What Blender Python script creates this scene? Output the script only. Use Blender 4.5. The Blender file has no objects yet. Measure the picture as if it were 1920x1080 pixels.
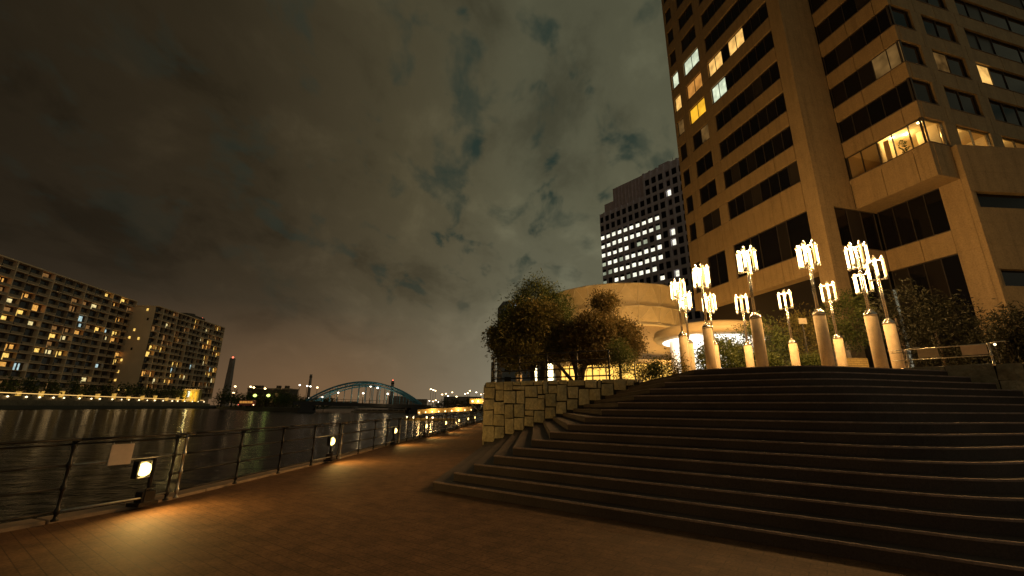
import bpy, bmesh, math, random
import numpy as np
from mathutils import Vector, Matrix

random.seed(7)
rng = np.random.default_rng(7)
SC = bpy.context.scene
COL = SC.collection
rad = math.radians

# ------------------------------------------------------------------ camera
cam = bpy.data.cameras.new('camera')
cam.sensor_width = 36.0
cam.lens = 15.0
cam.clip_start = 0.05
cam.clip_end = 9000
camo = bpy.data.objects.new('camera', cam)
COL.objects.link(camo)
camo.location = (0, 0, 1.6)
PITCH, ROLL = rad(15.642), rad(0.45)
camo.rotation_euler = (Matrix.Rotation(math.pi / 2 + PITCH, 3, 'X') @ Matrix.Rotation(ROLL, 3, 'Z')).to_euler()
SC.camera = camo

# ------------------------------------------------------------------ view
SC.view_settings.view_transform = 'Standard'
SC.view_settings.look = 'None'
SC.view_settings.gamma = 1
SC.view_settings.exposure = 0.0
SC.view_settings.use_curve_mapping = False
SC.render.engine = 'CYCLES'
SC.cycles.use_denoising = True
SC.cycles.sample_clamp_indirect = 2.0
SC.cycles.max_bounces = 6
SC.cycles.use_light_tree = True
SC.cycles.blur_glossy = 1.0
SC.cycles.caustics_reflective = False
SC.cycles.caustics_refractive = False

# ------------------------------------------------------------------ world: night sky, low cloud lit by the city
W = bpy.data.worlds.new('World')
SC.world = W
W.use_nodes = True
nt = W.node_tree
for n in list(nt.nodes):
    nt.nodes.remove(n)


def N(tree, kind, **kw):
    n = tree.nodes.new(kind)
    for k, v in kw.items():
        if k.startswith('i_'):
            key = k[2:]
            n.inputs[int(key) if key.isdigit() else key.replace('_', ' ')].default_value = v
        else:
            setattr(n, k, v)
    return n


def math_node(tree, op, a, b=None, clamp=False):
    n = tree.nodes.new('ShaderNodeMath')
    n.operation = op
    n.use_clamp = clamp
    for i, v in enumerate((a, b)):
        if v is None:
            continue
        if isinstance(v, (int, float)):
            n.inputs[i].default_value = v
        else:
            tree.links.new(v, n.inputs[i])
    return n.outputs[0]


def ramp(tree, fac, stops, interp='LINEAR'):
    n = tree.nodes.new('ShaderNodeValToRGB')
    n.color_ramp.interpolation = interp
    el = n.color_ramp.elements
    while len(el) < len(stops):
        el.new(0.5)
    for e, (p, c) in zip(el, stops):
        e.position = p
        e.color = (c[0], c[1], c[2], 1) if not isinstance(c, (int, float)) else (c, c, c, 1)
    tree.links.new(fac, n.inputs[0])
    return n.outputs[0]


def mixc(tree, fac, a, b, mode='MIX'):
    n = tree.nodes.new('ShaderNodeMix')
    n.data_type = 'RGBA'
    n.blend_type = mode
    for key, v in ((0, fac), (6, a), (7, b)):
        if isinstance(v, (int, float)):
            n.inputs[key].default_value = v
        elif isinstance(v, tuple):
            n.inputs[key].default_value = (v[0], v[1], v[2], 1)
        else:
            tree.links.new(v, n.inputs[key])
    return n.outputs[2]


tc = N(nt, 'ShaderNodeTexCoord')
sep = N(nt, 'ShaderNodeSeparateXYZ')
nt.links.new(tc.outputs['Generated'], sep.inputs[0])
X, Y, Z = sep.outputs
# glow of the city: strongest above the horizon ahead, falling off with height and away from it
zc = math_node(nt, 'MAXIMUM', Z, 0.0)
elev = ramp(nt, zc, [(0.0, (.132, .119, .102)), (.10, (.100, .093, .078)), (.25, (.064, .061, .047)), (.45, (.053, .051, .037)),
                     (.75, (.041, .040, .029)), (1.0, (.034, .033, .024))])
az = math_node(nt, 'ADD', math_node(nt, 'MULTIPLY', X, 0.5), 0.5)
azf = ramp(nt, az, [(0.0, .13), (.12, .17), (.25, .32), (.37, .68), (.50, 1.06), (.68, 1.15), (1.0, .98)])
warm = ramp(nt, az, [(0.0, (1.12, .86, .78)), (.22, (1.18, .92, .76)), (.38, (1.10, .97, .82)), (.52, (1.0, 1.02, .97)), (.75, (.98, 1.03, .98)), (1, (1, 1, 1))])
base = mixc(nt, 1.0, elev, azf, 'MULTIPLY')
base = mixc(nt, 1.0, base, warm, 'MULTIPLY')
# sodium glow low over the far left bank
lowl = math_node(nt, 'MULTIPLY', ramp(nt, zc, [(0, 1.0), (.05, .75), (.2, 0.0)]), ramp(nt, az, [(.12, 0.15), (.24, .8), (.31, 1.0), (.40, .35), (.5, 0.0)]))
base = mixc(nt, lowl, base, (.105, .060, .032))
# clouds, laid on a flat layer overhead
den = math_node(nt, 'ADD', zc, 0.42)
cmb = N(nt, 'ShaderNodeCombineXYZ')
nt.links.new(math_node(nt, 'DIVIDE', X, den), cmb.inputs[0])
nt.links.new(math_node(nt, 'DIVIDE', Y, den), cmb.inputs[1])
mp = N(nt, 'ShaderNodeMapping')
mp.inputs['Rotation'].default_value = (0, 0, rad(-20))
mp.inputs['Scale'].default_value = (1.0, .75, 1)
mp.inputs['Location'].default_value = (2.3, 5.1, 0)
nt.links.new(cmb.outputs[0], mp.inputs[0])
n1 = N(nt, 'ShaderNodeTexNoise', i_Scale=4.0, i_Detail=7.0, i_Roughness=.58, i_Distortion=.25)
n2 = N(nt, 'ShaderNodeTexNoise', i_Scale=8.5, i_Detail=4.0, i_Roughness=.55, i_Distortion=.3)
nt.links.new(mp.outputs[0], n1.inputs['Vector'])
nt.links.new(mp.outputs[0], n2.inputs['Vector'])
soft = ramp(nt, n1.outputs[0], [(.30, .60), (.5, .97), (.70, 1.36)], 'EASE')
base = mixc(nt, ramp(nt, zc, [(.05, .08), (.30, 1.0)]), base, mixc(nt, 1.0, base, soft, 'MULTIPLY'))
# holes in the cloud, deep blue-green
hole = math_node(nt, 'MULTIPLY', ramp(nt, n2.outputs[0], [(.35, 1.0), (.485, 0.0)], 'EASE'), ramp(nt, n1.outputs[0], [(.42, 1.0), (.60, 0.2)]))
hole = math_node(nt, 'MULTIPLY', hole, ramp(nt, zc, [(.14, 0.0), (.34, .9)]))
hole = math_node(nt, 'MULTIPLY', hole, ramp(nt, az, [(.20, .25), (.40, 1.0)]))
base = mixc(nt, hole, base, (.009, .018, .017))
sky = N(nt, 'ShaderNodeTexSky')
sky.sky_type = 'NISHITA'
sky.sun_disc = False
sky.sun_elevation = rad(-9)
sky.sun_rotation = rad(250)
bg1 = N(nt, 'ShaderNodeBackground', i_Strength=0.05)
base = mixc(nt, 1.0, base, (1.03, 1.0, .86), 'MULTIPLY')
bg2 = N(nt, 'ShaderNodeBackground', i_Strength=1.75)
nt.links.new(sky.outputs[0], bg1.inputs[0])
nt.links.new(base, bg2.inputs[0])
add = N(nt, 'ShaderNodeAddShader')
nt.links.new(bg1.outputs[0], add.inputs[0])
nt.links.new(bg2.outputs[0], add.inputs[1])
out = N(nt, 'ShaderNodeOutputWorld')
nt.links.new(add.outputs[0], out.inputs[0])

PW_CLUSTER = 900.0      # each cluster lamp head
PW_RAIL = 38.0          # each railing lamp


# ------------------------------------------------------------------ materials
def material(name, color, rough=.7, metal=0.0, noise=None, bump=None, spec=.5, noise2=None):
    """noise=(scale, amount[, detail]) mottles the colour, bump=(scale, strength, distance)"""
    m = bpy.data.materials.new(name)
    m.use_nodes = True
    t = m.node_tree
    b = t.nodes['Principled BSDF']
    b.inputs['Base Color'].default_value = (*color, 1)
    b.inputs['Roughness'].default_value = rough
    b.inputs['Metallic'].default_value = metal
    b.inputs['Specular IOR Level'].default_value = spec
    if noise or bump:
        c = N(t, 'ShaderNodeTexCoord')
    if noise:
        nz = N(t, 'ShaderNodeTexNoise', i_Scale=noise[0], i_Detail=noise[2] if len(noise) > 2 else 6.0, i_Roughness=.65)
        t.links.new(c.outputs['Object'], nz.inputs['Vector'])
        a = noise[1]
        f = ramp(t, nz.outputs[0], [(.28, 1 - a), (.5, 1.0), (.72, 1 + a)])
        cc = mixc(t, 1.0, color, f, 'MULTIPLY')
        if noise2:
            nz2 = N(t, 'ShaderNodeTexNoise', i_Scale=noise2[0], i_Detail=3.0)
            t.links.new(c.outputs['Object'], nz2.inputs['Vector'])
            f2 = ramp(t, nz2.outputs[0], [(.3, 1 - noise2[1]), (.7, 1 + noise2[1])])
            cc = mixc(t, 1.0, cc, f2, 'MULTIPLY')
        t.links.new(cc, b.inputs['Base Color'])
    if bump:
        nb = N(t, 'ShaderNodeTexNoise', i_Scale=bump[0], i_Detail=5.0, i_Roughness=.6)
        t.links.new(c.outputs['Object'], nb.inputs['Vector'])
        bp = N(t, 'ShaderNodeBump', i_Strength=bump[1], i_Distance=bump[2])
        t.links.new(nb.outputs[0], bp.inputs['Height'])
        t.links.new(bp.outputs[0], b.inputs['Normal'])
    return m


def emitter(name, color, strength, noise=None):
    m = bpy.data.materials.new(name)
    m.use_nodes = True
    t = m.node_tree
    t.nodes.remove(t.nodes['Principled BSDF'])
    e = N(t, 'ShaderNodeEmission', i_Strength=strength)
    e.inputs[0].default_value = (*color, 1)
    if noise:
        c = N(t, 'ShaderNodeTexCoord')
        nz = N(t, 'ShaderNodeTexNoise', i_Scale=noise[0], i_Detail=2.0)
        t.links.new(c.outputs['Object'], nz.inputs['Vector'])
        f = ramp(t, nz.outputs[0], [(.3, 1 - noise[1]), (.7, 1 + noise[1])])
        t.links.new(mixc(t, 1.0, color, f, 'MULTIPLY'), e.inputs[0])
    t.links.new(e.outputs[0], t.nodes['Material Output'].inputs[0])
    m.cycles.emission_sampling = 'NONE'
    return m


M = {}
M['paving'] = material('paving', (.172, .086, .040), .75, noise=(3.1, .38), noise2=(30, .30), bump=(55, .35, .012), spec=.25)
t = M['paving'].node_tree            # fine joints of the small pavers
c = N(t, 'ShaderNodeTexCoord')
mpn = N(t, 'ShaderNodeMapping')
mpn.inputs['Rotation'].default_value = (0, 0, rad(36))
t.links.new(c.outputs['Object'], mpn.inputs[0])
br = N(t, 'ShaderNodeTexBrick', i_Scale=1.0)
br.inputs['Mortar Size'].default_value = .006
br.inputs['Brick Width'].default_value = .30
br.inputs['Row Height'].default_value = .15
br.inputs['Color1'].default_value = (1.0, 1.0, 1.0, 1)
br.inputs['Color2'].default_value = (.78, .78, .78, 1)
br.inputs['Mortar'].default_value = (.35, .35, .35, 1)
t.links.new(mpn.outputs[0], br.inputs['Vector'])
b = t.nodes['Principled BSDF']
old = b.inputs['Base Color'].links[0].from_socket
t.links.new(mixc(t, .75, old, mixc(t, 1.0, old, br.outputs['Color'], 'MULTIPLY')), b.inputs['Base Color'])
M['coping'] = material('coping', (.30, .21, .14), .75, noise=(6, .25), bump=(40, .3, .01))
M['step'] = material('step_granite', (.078, .055, .046), .72, noise=(45, .30), noise2=(1.1, .22), bump=(120, .3, .004), spec=.3)
M['lit_nosing'] = material('step_lit_nosing', (.33, .225, .185), .7, noise=(5, .34), noise2=(38, .2), spec=.3)  # lamp-lit step edges put into the colour
M['plaza'] = material('plaza_paving', (.30, .24, .17), .7, noise=(8, .2), bump=(60, .3, .008))
M['stone'] = [material('wall_stone', c, .85, noise=(9, .34), noise2=(1.7, .2), bump=(16, .8, .03)) for c in
              ((.50, .405, .245), (.43, .35, .21), (.54, .45, .29), (.40, .34, .22))]
M['mortar'] = material('mortar', (.035, .03, .022), .95, noise=(14, .3), bump=(40, .5, .01))
M['facade'] = material('facade_concrete', (.36, .252, .125), .8, noise=(1.4, .10), noise2=(9, .16), bump=(70, .15, .004))
M['facade2'] = material('facade_concrete_pier', (.35, .250, .130), .8, noise=(1.2, .11), noise2=(9, .16), bump=(70, .15, .004))
M['frame'] = material('window_frame', (.05, .042, .036), .45, noise=(9, .15))
M['glass'] = [material('dark_glass', c, r, spec=.35) for c, r in
              (((.009, .008, .010), .08), ((.013, .011, .011), .12), ((.020, .017, .015), .3), ((.007, .007, .009), .06), ((.034, .028, .023), .5))]
M['dark'] = material('recess_dark', (.02, .017, .015), .8)
M['ledge'] = material('ledge', (.13, .10, .075), .7, noise=(5, .2))
M['lit_warm'] = emitter('lit_window_warm', (1.0, .56, .15), .95, (1.1, .35))
M['lit_amber'] = emitter('lit_window_amber', (1.0, .50, .03), 1.0, (.8, .25))
M['lit_orange'] = emitter('lit_window_orange', (.86, .36, .07), .62, (.9, .3))
M['lit_cool'] = emitter('lit_window_cool', (.80, .88, .62), .85, (1.0, .4))
M['lit_dim'] = emitter('lit_window_dim', (.50, .27, .08), .22, (.8, .6))
M['lit_white'] = emitter('lit_window_office', (1.0, .97, .76), 1.25, (.35, .35))
M['lit_white_dim'] = emitter('lit_window_office_dim', (.75, .80, .55), .42, (.12, .5))
M['curtain'] = material('curtain', (.5, .36, .2), .9, noise=(6, .2))
M['room'] = material('room_plaster', (.78, .62, .36), .9, noise=(1.1, .06))
M['ceil'] = material('room_ceiling', (.82, .68, .42), .9)
M['lampdisc'] = emitter('ceiling_light', (1.0, .88, .55), 14)
M['tube'] = emitter('lamp_tube', (1.0, .70, .30), 11)
M['tube_glass'] = material('lamp_tube_faint', (.9, .7, .42), .18)
t = M['tube_glass'].node_tree
t.nodes['Principled BSDF'].inputs['Emission Color'].default_value = (1, .55, .16, 1)
t.nodes['Principled BSDF'].inputs['Emission Strength'].default_value = 1.1  # faint glow of its own on this tube
M['steel'] = material('brushed_steel', (.62, .58, .53), .26, 1.0, noise=(30, .12))
M['cap'] = material('lamp_cap', (.66, .62, .56), .32, .9)
M['column'] = material('lamp_column_granite', (.70, .57, .40), .75, noise=(38, .22), noise2=(3, .10), bump=(90, .25, .006))
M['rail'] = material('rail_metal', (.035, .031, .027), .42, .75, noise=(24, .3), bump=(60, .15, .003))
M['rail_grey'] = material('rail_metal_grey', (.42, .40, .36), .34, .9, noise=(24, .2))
M['plate'] = material('plate', (.52, .43, .36), .6, noise=(7, .12))
M['plate2'] = material('plate_dusty', (.36, .31, .23), .7, noise=(7, .2))
M['raillamp'] = emitter('railing_lamp_glass', (1.0, .72, .22), 6)
M['water'] = material('water', (.004, .0045, .006), .14, spec=.28)
M['earth'] = material('earth', (.09, .08, .06), .9, noise=(.05, .3))
M['levee'] = material('levee_wall', (.21, .165, .105), .9, noise=(.25, .3), noise2=(1.3, .2))
M['bark'] = material('bark', (.075, .055, .04), .9, noise=(14, .35), bump=(18, .8, .03))


for key in ('facade', 'facade2'):
    t = M[key].node_tree
    c = N(t, 'ShaderNodeTexCoord')
    mpn = N(t, 'ShaderNodeMapping')
    mpn.inputs['Scale'].default_value = (1.6, 1.6, .10)
    t.links.new(c.outputs['Object'], mpn.inputs[0])
    nz = N(t, 'ShaderNodeTexNoise', i_Scale=1.5, i_Detail=5.0, i_Roughness=.6)
    t.links.new(mpn.outputs[0], nz.inputs['Vector'])
    b = t.nodes['Principled BSDF']
    old = b.inputs['Base Color'].links[0].from_socket
    t.links.new(mixc(t, 1.0, old, ramp(t, nz.outputs[0], [(.32, .80), (.5, 1.0), (.7, 1.07)]), 'MULTIPLY'), b.inputs['Base Color'])


def leaf_mat(name, c1, c2):
    m = bpy.data.materials.new(name)
    m.use_nodes = True
    t = m.node_tree
    b = t.nodes['Principled BSDF']
    b.inputs['Roughness'].default_value = .6
    b.inputs['Specular IOR Level'].default_value = .25
    g = N(t, 'ShaderNodeNewGeometry')
    f = ramp(t, g.outputs['Random Per Island'], [(0, c1), (1, c2)])
    t.links.new(f, b.inputs['Base Color'])
    tr = N(t, 'ShaderNodeBsdfTranslucent')
    t.links.new(f, tr.inputs[0])
    mx = N(t, 'ShaderNodeMixShader')
    mx.inputs[0].default_value = .3
    t.links.new(b.outputs[0], mx.inputs[1])
    t.links.new(tr.outputs[0], mx.inputs[2])
    t.links.new(mx.outputs[0], t.nodes['Material Output'].inputs[0])
    return m


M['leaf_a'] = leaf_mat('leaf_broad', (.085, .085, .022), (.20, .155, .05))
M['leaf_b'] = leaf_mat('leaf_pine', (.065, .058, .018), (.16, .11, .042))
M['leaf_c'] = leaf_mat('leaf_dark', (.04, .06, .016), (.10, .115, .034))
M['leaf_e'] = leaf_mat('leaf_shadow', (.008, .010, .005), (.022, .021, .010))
M['leaf_d'] = leaf_mat('leaf_shrub', (.05, .075, .018), (.12, .13, .04))

# water: ripples
t = M['water'].node_tree
c = N(t, 'ShaderNodeTexCoord')
mpn = N(t, 'ShaderNodeMapping')
mpn.inputs['Scale'].default_value = (.6, 1.0, 1)
t.links.new(c.outputs['Object'], mpn.inputs[0])
w1 = N(t, 'ShaderNodeTexNoise', i_Scale=.9, i_Detail=6.0, i_Roughness=.62, i_Distortion=.5)
t.links.new(mpn.outputs[0], w1.inputs['Vector'])
w2 = N(t, 'ShaderNodeTexNoise', i_Scale=.16, i_Detail=3.0)
t.links.new(mpn.outputs[0], w2.inputs['Vector'])
hsum = math_node(t, 'ADD', w1.outputs[0], math_node(t, 'MULTIPLY', w2.outputs[0], .9))
bp = N(t, 'ShaderNodeBump', i_Strength=1.0, i_Distance=.28)
t.links.new(hsum, bp.inputs['Height'])
t.links.new(bp.outputs[0], t.nodes['Principled BSDF'].inputs['Normal'])
dim_diffuse = N(t, 'ShaderNodeBsdfDiffuse')
dim_diffuse.inputs[0].default_value = (.010, .010, .009, 1)  # dark diffuse mixed in to dim the water's reflections
mxw = N(t, 'ShaderNodeMixShader')
mxw.inputs[0].default_value = .5
t.links.new(t.nodes['Principled BSDF'].outputs[0], mxw.inputs[1])
t.links.new(dim_diffuse.outputs[0], mxw.inputs[2])
t.links.new(mxw.outputs[0], t.nodes['Material Output'].inputs[0])


# ------------------------------------------------------------------ mesh helpers
class MB:
    def __init__(self):
        self.v, self.f = [], []

    def add(self, vs, fs):
        o = len(self.v)
        self.v.extend([tuple(p) for p in vs])
        self.f.extend([tuple(i + o for i in f) for f in fs])
        return self

    def box(self, x0, x1, y0, y1, z0, z1, T=None):
        vs = [Vector(p) for p in ((x0, y0, z0), (x1, y0, z0), (x1, y1, z0), (x0, y1, z0), (x0, y0, z1), (x1, y0, z1), (x1, y1, z1), (x0, y1, z1))]
        if T is not None:
            vs = [T @ p for p in vs]
        return self.add(vs, [(3, 2, 1, 0), (4, 5, 6, 7), (0, 1, 5, 4), (1, 2, 6, 5), (2, 3, 7, 6), (3, 0, 4, 7)])

    def prism(self, pts, z0, z1):
        a = sum(pts[i][0] * pts[(i + 1) % len(pts)][1] - pts[(i + 1) % len(pts)][0] * pts[i][1] for i in range(len(pts)))
        if a < 0:
            pts = pts[::-1]
        n = len(pts)
        vs = [(p[0], p[1], z0) for p in pts] + [(p[0], p[1], z1) for p in pts]
        fs = [tuple(range(n))[::-1], tuple(range(n, 2 * n))] + [(i, (i + 1) % n, (i + 1) % n + n, i + n) for i in range(n)]
        return self.add(vs, fs)

    def tube(self, pts, r, seg=8, caps=True):
        pts = [Vector(p) for p in pts]
        rs = r if isinstance(r, (list, tuple)) else [r] * len(pts)
        base = len(self.v)
        ref = None
        for i, p in enumerate(pts):
            d = (pts[min(i + 1, len(pts) - 1)] - pts[max(i - 1, 0)]).normalized()
            if ref is None:
                ref = Vector((0, 0, 1)) if abs(d.z) < .9 else Vector((1, 0, 0))
            a = d.cross(ref).normalized()
            b_ = d.cross(a).normalized()
            ref = a.cross(d).normalized() if abs(d.dot(ref)) > .95 else ref
            for k in range(seg):
                t_ = 2 * math.pi * k / seg
                self.v.append(tuple(p + (a * math.cos(t_) + b_ * math.sin(t_)) * rs[i]))
        for i in range(len(pts) - 1):
            for k in range(seg):
                k2 = (k + 1) % seg
                self.f.append((base + i * seg + k, base + i * seg + k2, base + (i + 1) * seg + k2, base + (i + 1) * seg + k))
        if caps:
            self.f.append(tuple(base + k for k in range(seg))[::-1])
            self.f.append(tuple(base + (len(pts) - 1) * seg + k for k in range(seg)))
        return self

    def lathe(self, prof, seg=16, c=(0, 0, 0)):
        base = len(self.v)
        for r, z in prof:
            for k in range(seg):
                t_ = 2 * math.pi * k / seg
                self.v.append((c[0] + r * math.cos(t_), c[1] + r * math.sin(t_), c[2] + z))
        for i in range(len(prof) - 1):
            for k in range(seg):
                k2 = (k + 1) % seg
                self.f.append((base + i * seg + k, base + i * seg + k2, base + (i + 1) * seg + k2, base + (i + 1) * seg + k))
        self.f.append(tuple(base + k for k in range(seg))[::-1])
        self.f.append(tuple(base + (len(prof) - 1) * seg + k for k in range(seg)))
        return self

    def mesh(self, name, mat=None, smooth=False):
        me = bpy.data.meshes.new(name)
        me.from_pydata(self.v, [], self.f)
        if mat is not None:
            me.materials.append(mat)
        if smooth:
            me.polygons.foreach_set('use_smooth', [True] * len(me.polygons))
        me.update()
        return me

    def build(self, name, mat, parent=None, smooth=False, **kw):
        return link(name, self.mesh(name, mat, smooth), parent, **kw)


def link(name, me, parent=None, loc=None, rot=None, label=None, cat=None, group=None, kind=None):
    o = bpy.data.objects.new(name, me)
    COL.objects.link(o)
    if parent is not None:
        o.parent = parent
    if loc is not None:
        o.location = loc
    if rot is not None:
        o.rotation_euler = rot
    tag(o, label, cat, group, kind)
    return o


def tag(o, label=None, cat=None, group=None, kind=None):
    for k, v in (('label', label), ('category', cat), ('group', group), ('kind', kind)):
        if v:
            o[k] = v
    return o


def thing(name, label, cat, loc=(0, 0, 0), rz=0.0, group=None):
    o = bpy.data.objects.new(name, None)
    o.empty_display_size = .3
    COL.objects.link(o)
    o.location = loc
    o.rotation_euler = (0, 0, rz)
    return tag(o, label, cat, group)


def copy_tree(src, loc, rz, label, parent=None):
    o = src.copy()
    COL.objects.link(o)
    if parent is None:
        o.location = loc
        o.rotation_euler = (0, 0, rz)
        if label:
            o['label'] = label
    else:
        o.parent = parent
    for ch in list(src.children):
        copy_tree(ch, None, None, None, o)
    return o


ORD = ['first', 'second', 'third', 'fourth', 'fifth', 'sixth', 'seventh', 'eighth', 'ninth', 'tenth', 'eleventh', 'twelfth', 'thirteenth', 'fourteenth', 'fifteenth',
       'sixteenth', 'seventeenth', 'eighteenth', 'nineteenth', 'twentieth', 'twenty-first', 'twenty-second', 'twenty-third', 'twenty-fourth']


def bevel(o, w, seg=1):
    m = o.modifiers.new('bevel', 'BEVEL')
    m.width = w
    m.segments = seg
    m.limit_method = 'ANGLE'
    return o


def point_light(name, parent, loc, power, color, radius=.1):
    l = bpy.data.lights.new(name, 'POINT')
    l.energy = power
    l.color = color
    l.shadow_soft_size = radius
    o = bpy.data.objects.new(name, l)
    COL.objects.link(o)
    o.parent = parent
    o.location = loc
    return o


# ------------------------------------------------------------------ pixel -> world (survey helper: where things stand)
_right = Vector((1, 0, 0))
_up = Vector((0, -math.sin(PITCH), math.cos(PITCH)))
_fw = Vector((0, math.cos(PITCH), math.sin(PITCH)))
_r2 = _right * math.cos(ROLL) + _up * math.sin(ROLL)
_u2 = -_right * math.sin(ROLL) + _up * math.cos(ROLL)


def ray(x, y):
    return _r2 * ((x - 960) / 800) + _u2 * ((540 - y) / 800) + _fw


def at_depth(x, y, Yd):
    d = ray(x, y)
    return Vector((0, 0, 1.6)) + d * (Yd / d.y)


# =================================================================== SETTING
WZ = -0.6      # water level
mb = MB()
mb.add([(-4000, -300, WZ), (4000, -300, WZ), (4000, 6000, WZ), (-4000, 6000, WZ)], [(0, 1, 2, 3)])
mb.build('water', M['water'], kind='structure')

# railing line: lamp stations along the quay
LAMPS = [(-5.88, 7.47), (-5.30, 13.42), (-5.03, 19.48), (-4.62, 24.3), (-4.32, 29.4), (-4.08, 34.6), (-3.88, 39.8), (-3.70, 45.0)]
PATH = [(-9.6, -6.0), (-8.2, 1.0), (-6.28, 6.51)] + LAMPS + [(-3.45, 50.2), (-3.2, 56.0), (-2.9, 62.0)]
edge = [(x - .42, y) for x, y in PATH] + [(-2.0, 75), (2.0, 95), (14, 130), (60, 200), (400, 420), (400, -60), (-20, -60)]
mb = MB()
mb.prism(edge, -2.5, 0.0)
mb.build('promenade', M['paving'], kind='structure')
cp = thing('quay_coping', 'low stone coping along the river edge under the railing', 'kerb')
for i in range(len(PATH) - 1):
    a, b_ = Vector((*PATH[i], 0)), Vector((*PATH[i + 1], 0))
    L = (b_ - a).length
    n = max(1, int(round(L / 1.5)))
    dr = (b_ - a).normalized()
    nr = Vector((-dr.y, dr.x, 0))
    for k in range(n):
        p, q = a + dr * (L * k / n + .006), a + dr * (L * (k + 1) / n - .006)
        m_ = MB()
        m_.prism([tuple((p + nr * .46).xy), tuple((q + nr * .46).xy), tuple((q + nr * .12).xy), tuple((p + nr * .12).xy)], -.3, .05)
        bevel(m_.build('coping_stone', M['coping'], cp), .012)

# far banks
bank = [at_depth(-260, 760, 118).xy, at_depth(0, 760, 165).xy, at_depth(200, 760, 215).xy, at_depth(405, 760, 300).xy, at_depth(440, 760, 240).xy,
        at_depth(505, 760, 182).xy, at_depth(592, 760, 158).xy, at_depth(575, 760, 300).xy, at_depth(700, 760, 700).xy,
        at_depth(830, 760, 330).xy, at_depth(905, 760, 220).xy]
farpoly = [tuple(p) for p in bank] + [(40, 230), (1500, 1200), (2600, 5800), (-3900, 5800), (-3900, 90)]
mb = MB()
mb.prism(farpoly, -2.0, .9)
mb.build('far_bank', M['earth'], kind='structure')

# plaza and stairs ---------------------------------------------------------
RS = 0.1575
NS = 16
ZP = RS * NS
WA, WB = Vector((-1.2, 19.8)), Vector((4.75, 16.2))          # stone wall line, left
RA, RB = Vector((9.75, 10.95)), Vector((16.6, 4.3))          # stone wall line, right


def isect(p, d, a, b_):
    e = b_ - a
    den = d.x * e.y - d.y * e.x
    t_ = ((a.x - p.x) * e.y - (a.y - p.y) * e.x) / den
    return p + d * t_


nl = Vector((.59, .8074))          # inward normal of the left wing
dl = Vector((-.8074, .59))         # along left wing, to the left
dr_ = Vector((.966, .259))         # along right wing, to the right
st = thing('staircase', 'broad dark granite staircase of sixteen angled steps climbing to the lamp plaza', 'staircase')
steps_left = []
for i in range(1, NS + 1):
    V = Vector((6.25, 9.18)) + Vector((-.051, -.3345)) * (NS - i)
    # left corner: walk the wing until it meets the corner line
    Cn = isect(V, dl, Vector((-1.68, 9.28)), Vector((-1.68 + .40 * 15, 9.28 + .08 * 15)))
    Wp = isect(Cn, Vector((.055, 1)), WA, WB)
    Rp = isect(V, dr_, RA, RB)
    arc = []
    rr_ = .8 + .02 * (NS - i)
    p0, p1 = V + dl * rr_, V + dr_ * rr_
    for k in range(9):
        s = k / 8
        arc.append(p0.lerp(V, s).lerp(V.lerp(p1, s), s))
    behind = Vector((.1, .17))
    pts = [Wp + behind, Wp, Cn] + arc + [Rp, Rp + Vector((.3, .25)), Vector((9.2, 12.5)), WB + behind]
    m_ = MB()
    m_.prism([tuple(p) for p in pts], RS * (i - 1) - (.05 if i > 1 else .1), RS * i)
    o = m_.build('step', M['step'], st)
    bevel(o, .012, 2)
    # pale strip added along the front edge, lamp-lit edge put into its colour
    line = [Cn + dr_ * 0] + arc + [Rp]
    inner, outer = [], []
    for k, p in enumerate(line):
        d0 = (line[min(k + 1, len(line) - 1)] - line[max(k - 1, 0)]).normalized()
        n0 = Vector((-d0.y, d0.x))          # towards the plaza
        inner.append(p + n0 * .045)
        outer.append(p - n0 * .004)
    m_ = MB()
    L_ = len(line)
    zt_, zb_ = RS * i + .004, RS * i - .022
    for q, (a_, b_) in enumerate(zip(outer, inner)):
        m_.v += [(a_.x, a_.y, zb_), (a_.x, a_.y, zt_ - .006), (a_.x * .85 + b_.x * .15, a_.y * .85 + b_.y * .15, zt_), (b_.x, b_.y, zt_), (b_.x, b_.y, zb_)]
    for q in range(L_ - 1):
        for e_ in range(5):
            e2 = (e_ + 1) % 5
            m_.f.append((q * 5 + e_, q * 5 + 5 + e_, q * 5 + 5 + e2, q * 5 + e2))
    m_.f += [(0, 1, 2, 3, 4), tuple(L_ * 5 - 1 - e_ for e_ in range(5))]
    m_.build('lit_nosing', M['lit_nosing'], o)
    steps_left.append((Cn, Wp))

mb = MB()
top = []
Vt = Vector((6.25, 9.18)) + Vector((.20, .75))
plz = [tuple(WA + Vector((.25, .35))), (4.9, 16.4), (9.3, 12.4), (10.1, 11.2), (17.0, 4.7), (90, 0), (90, 120), (0.2, 110), (-.75, 60)]
mb.prism(plz, -.2, ZP - .006)
mb.build('plaza', M['plaza'], kind='structure')


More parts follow.
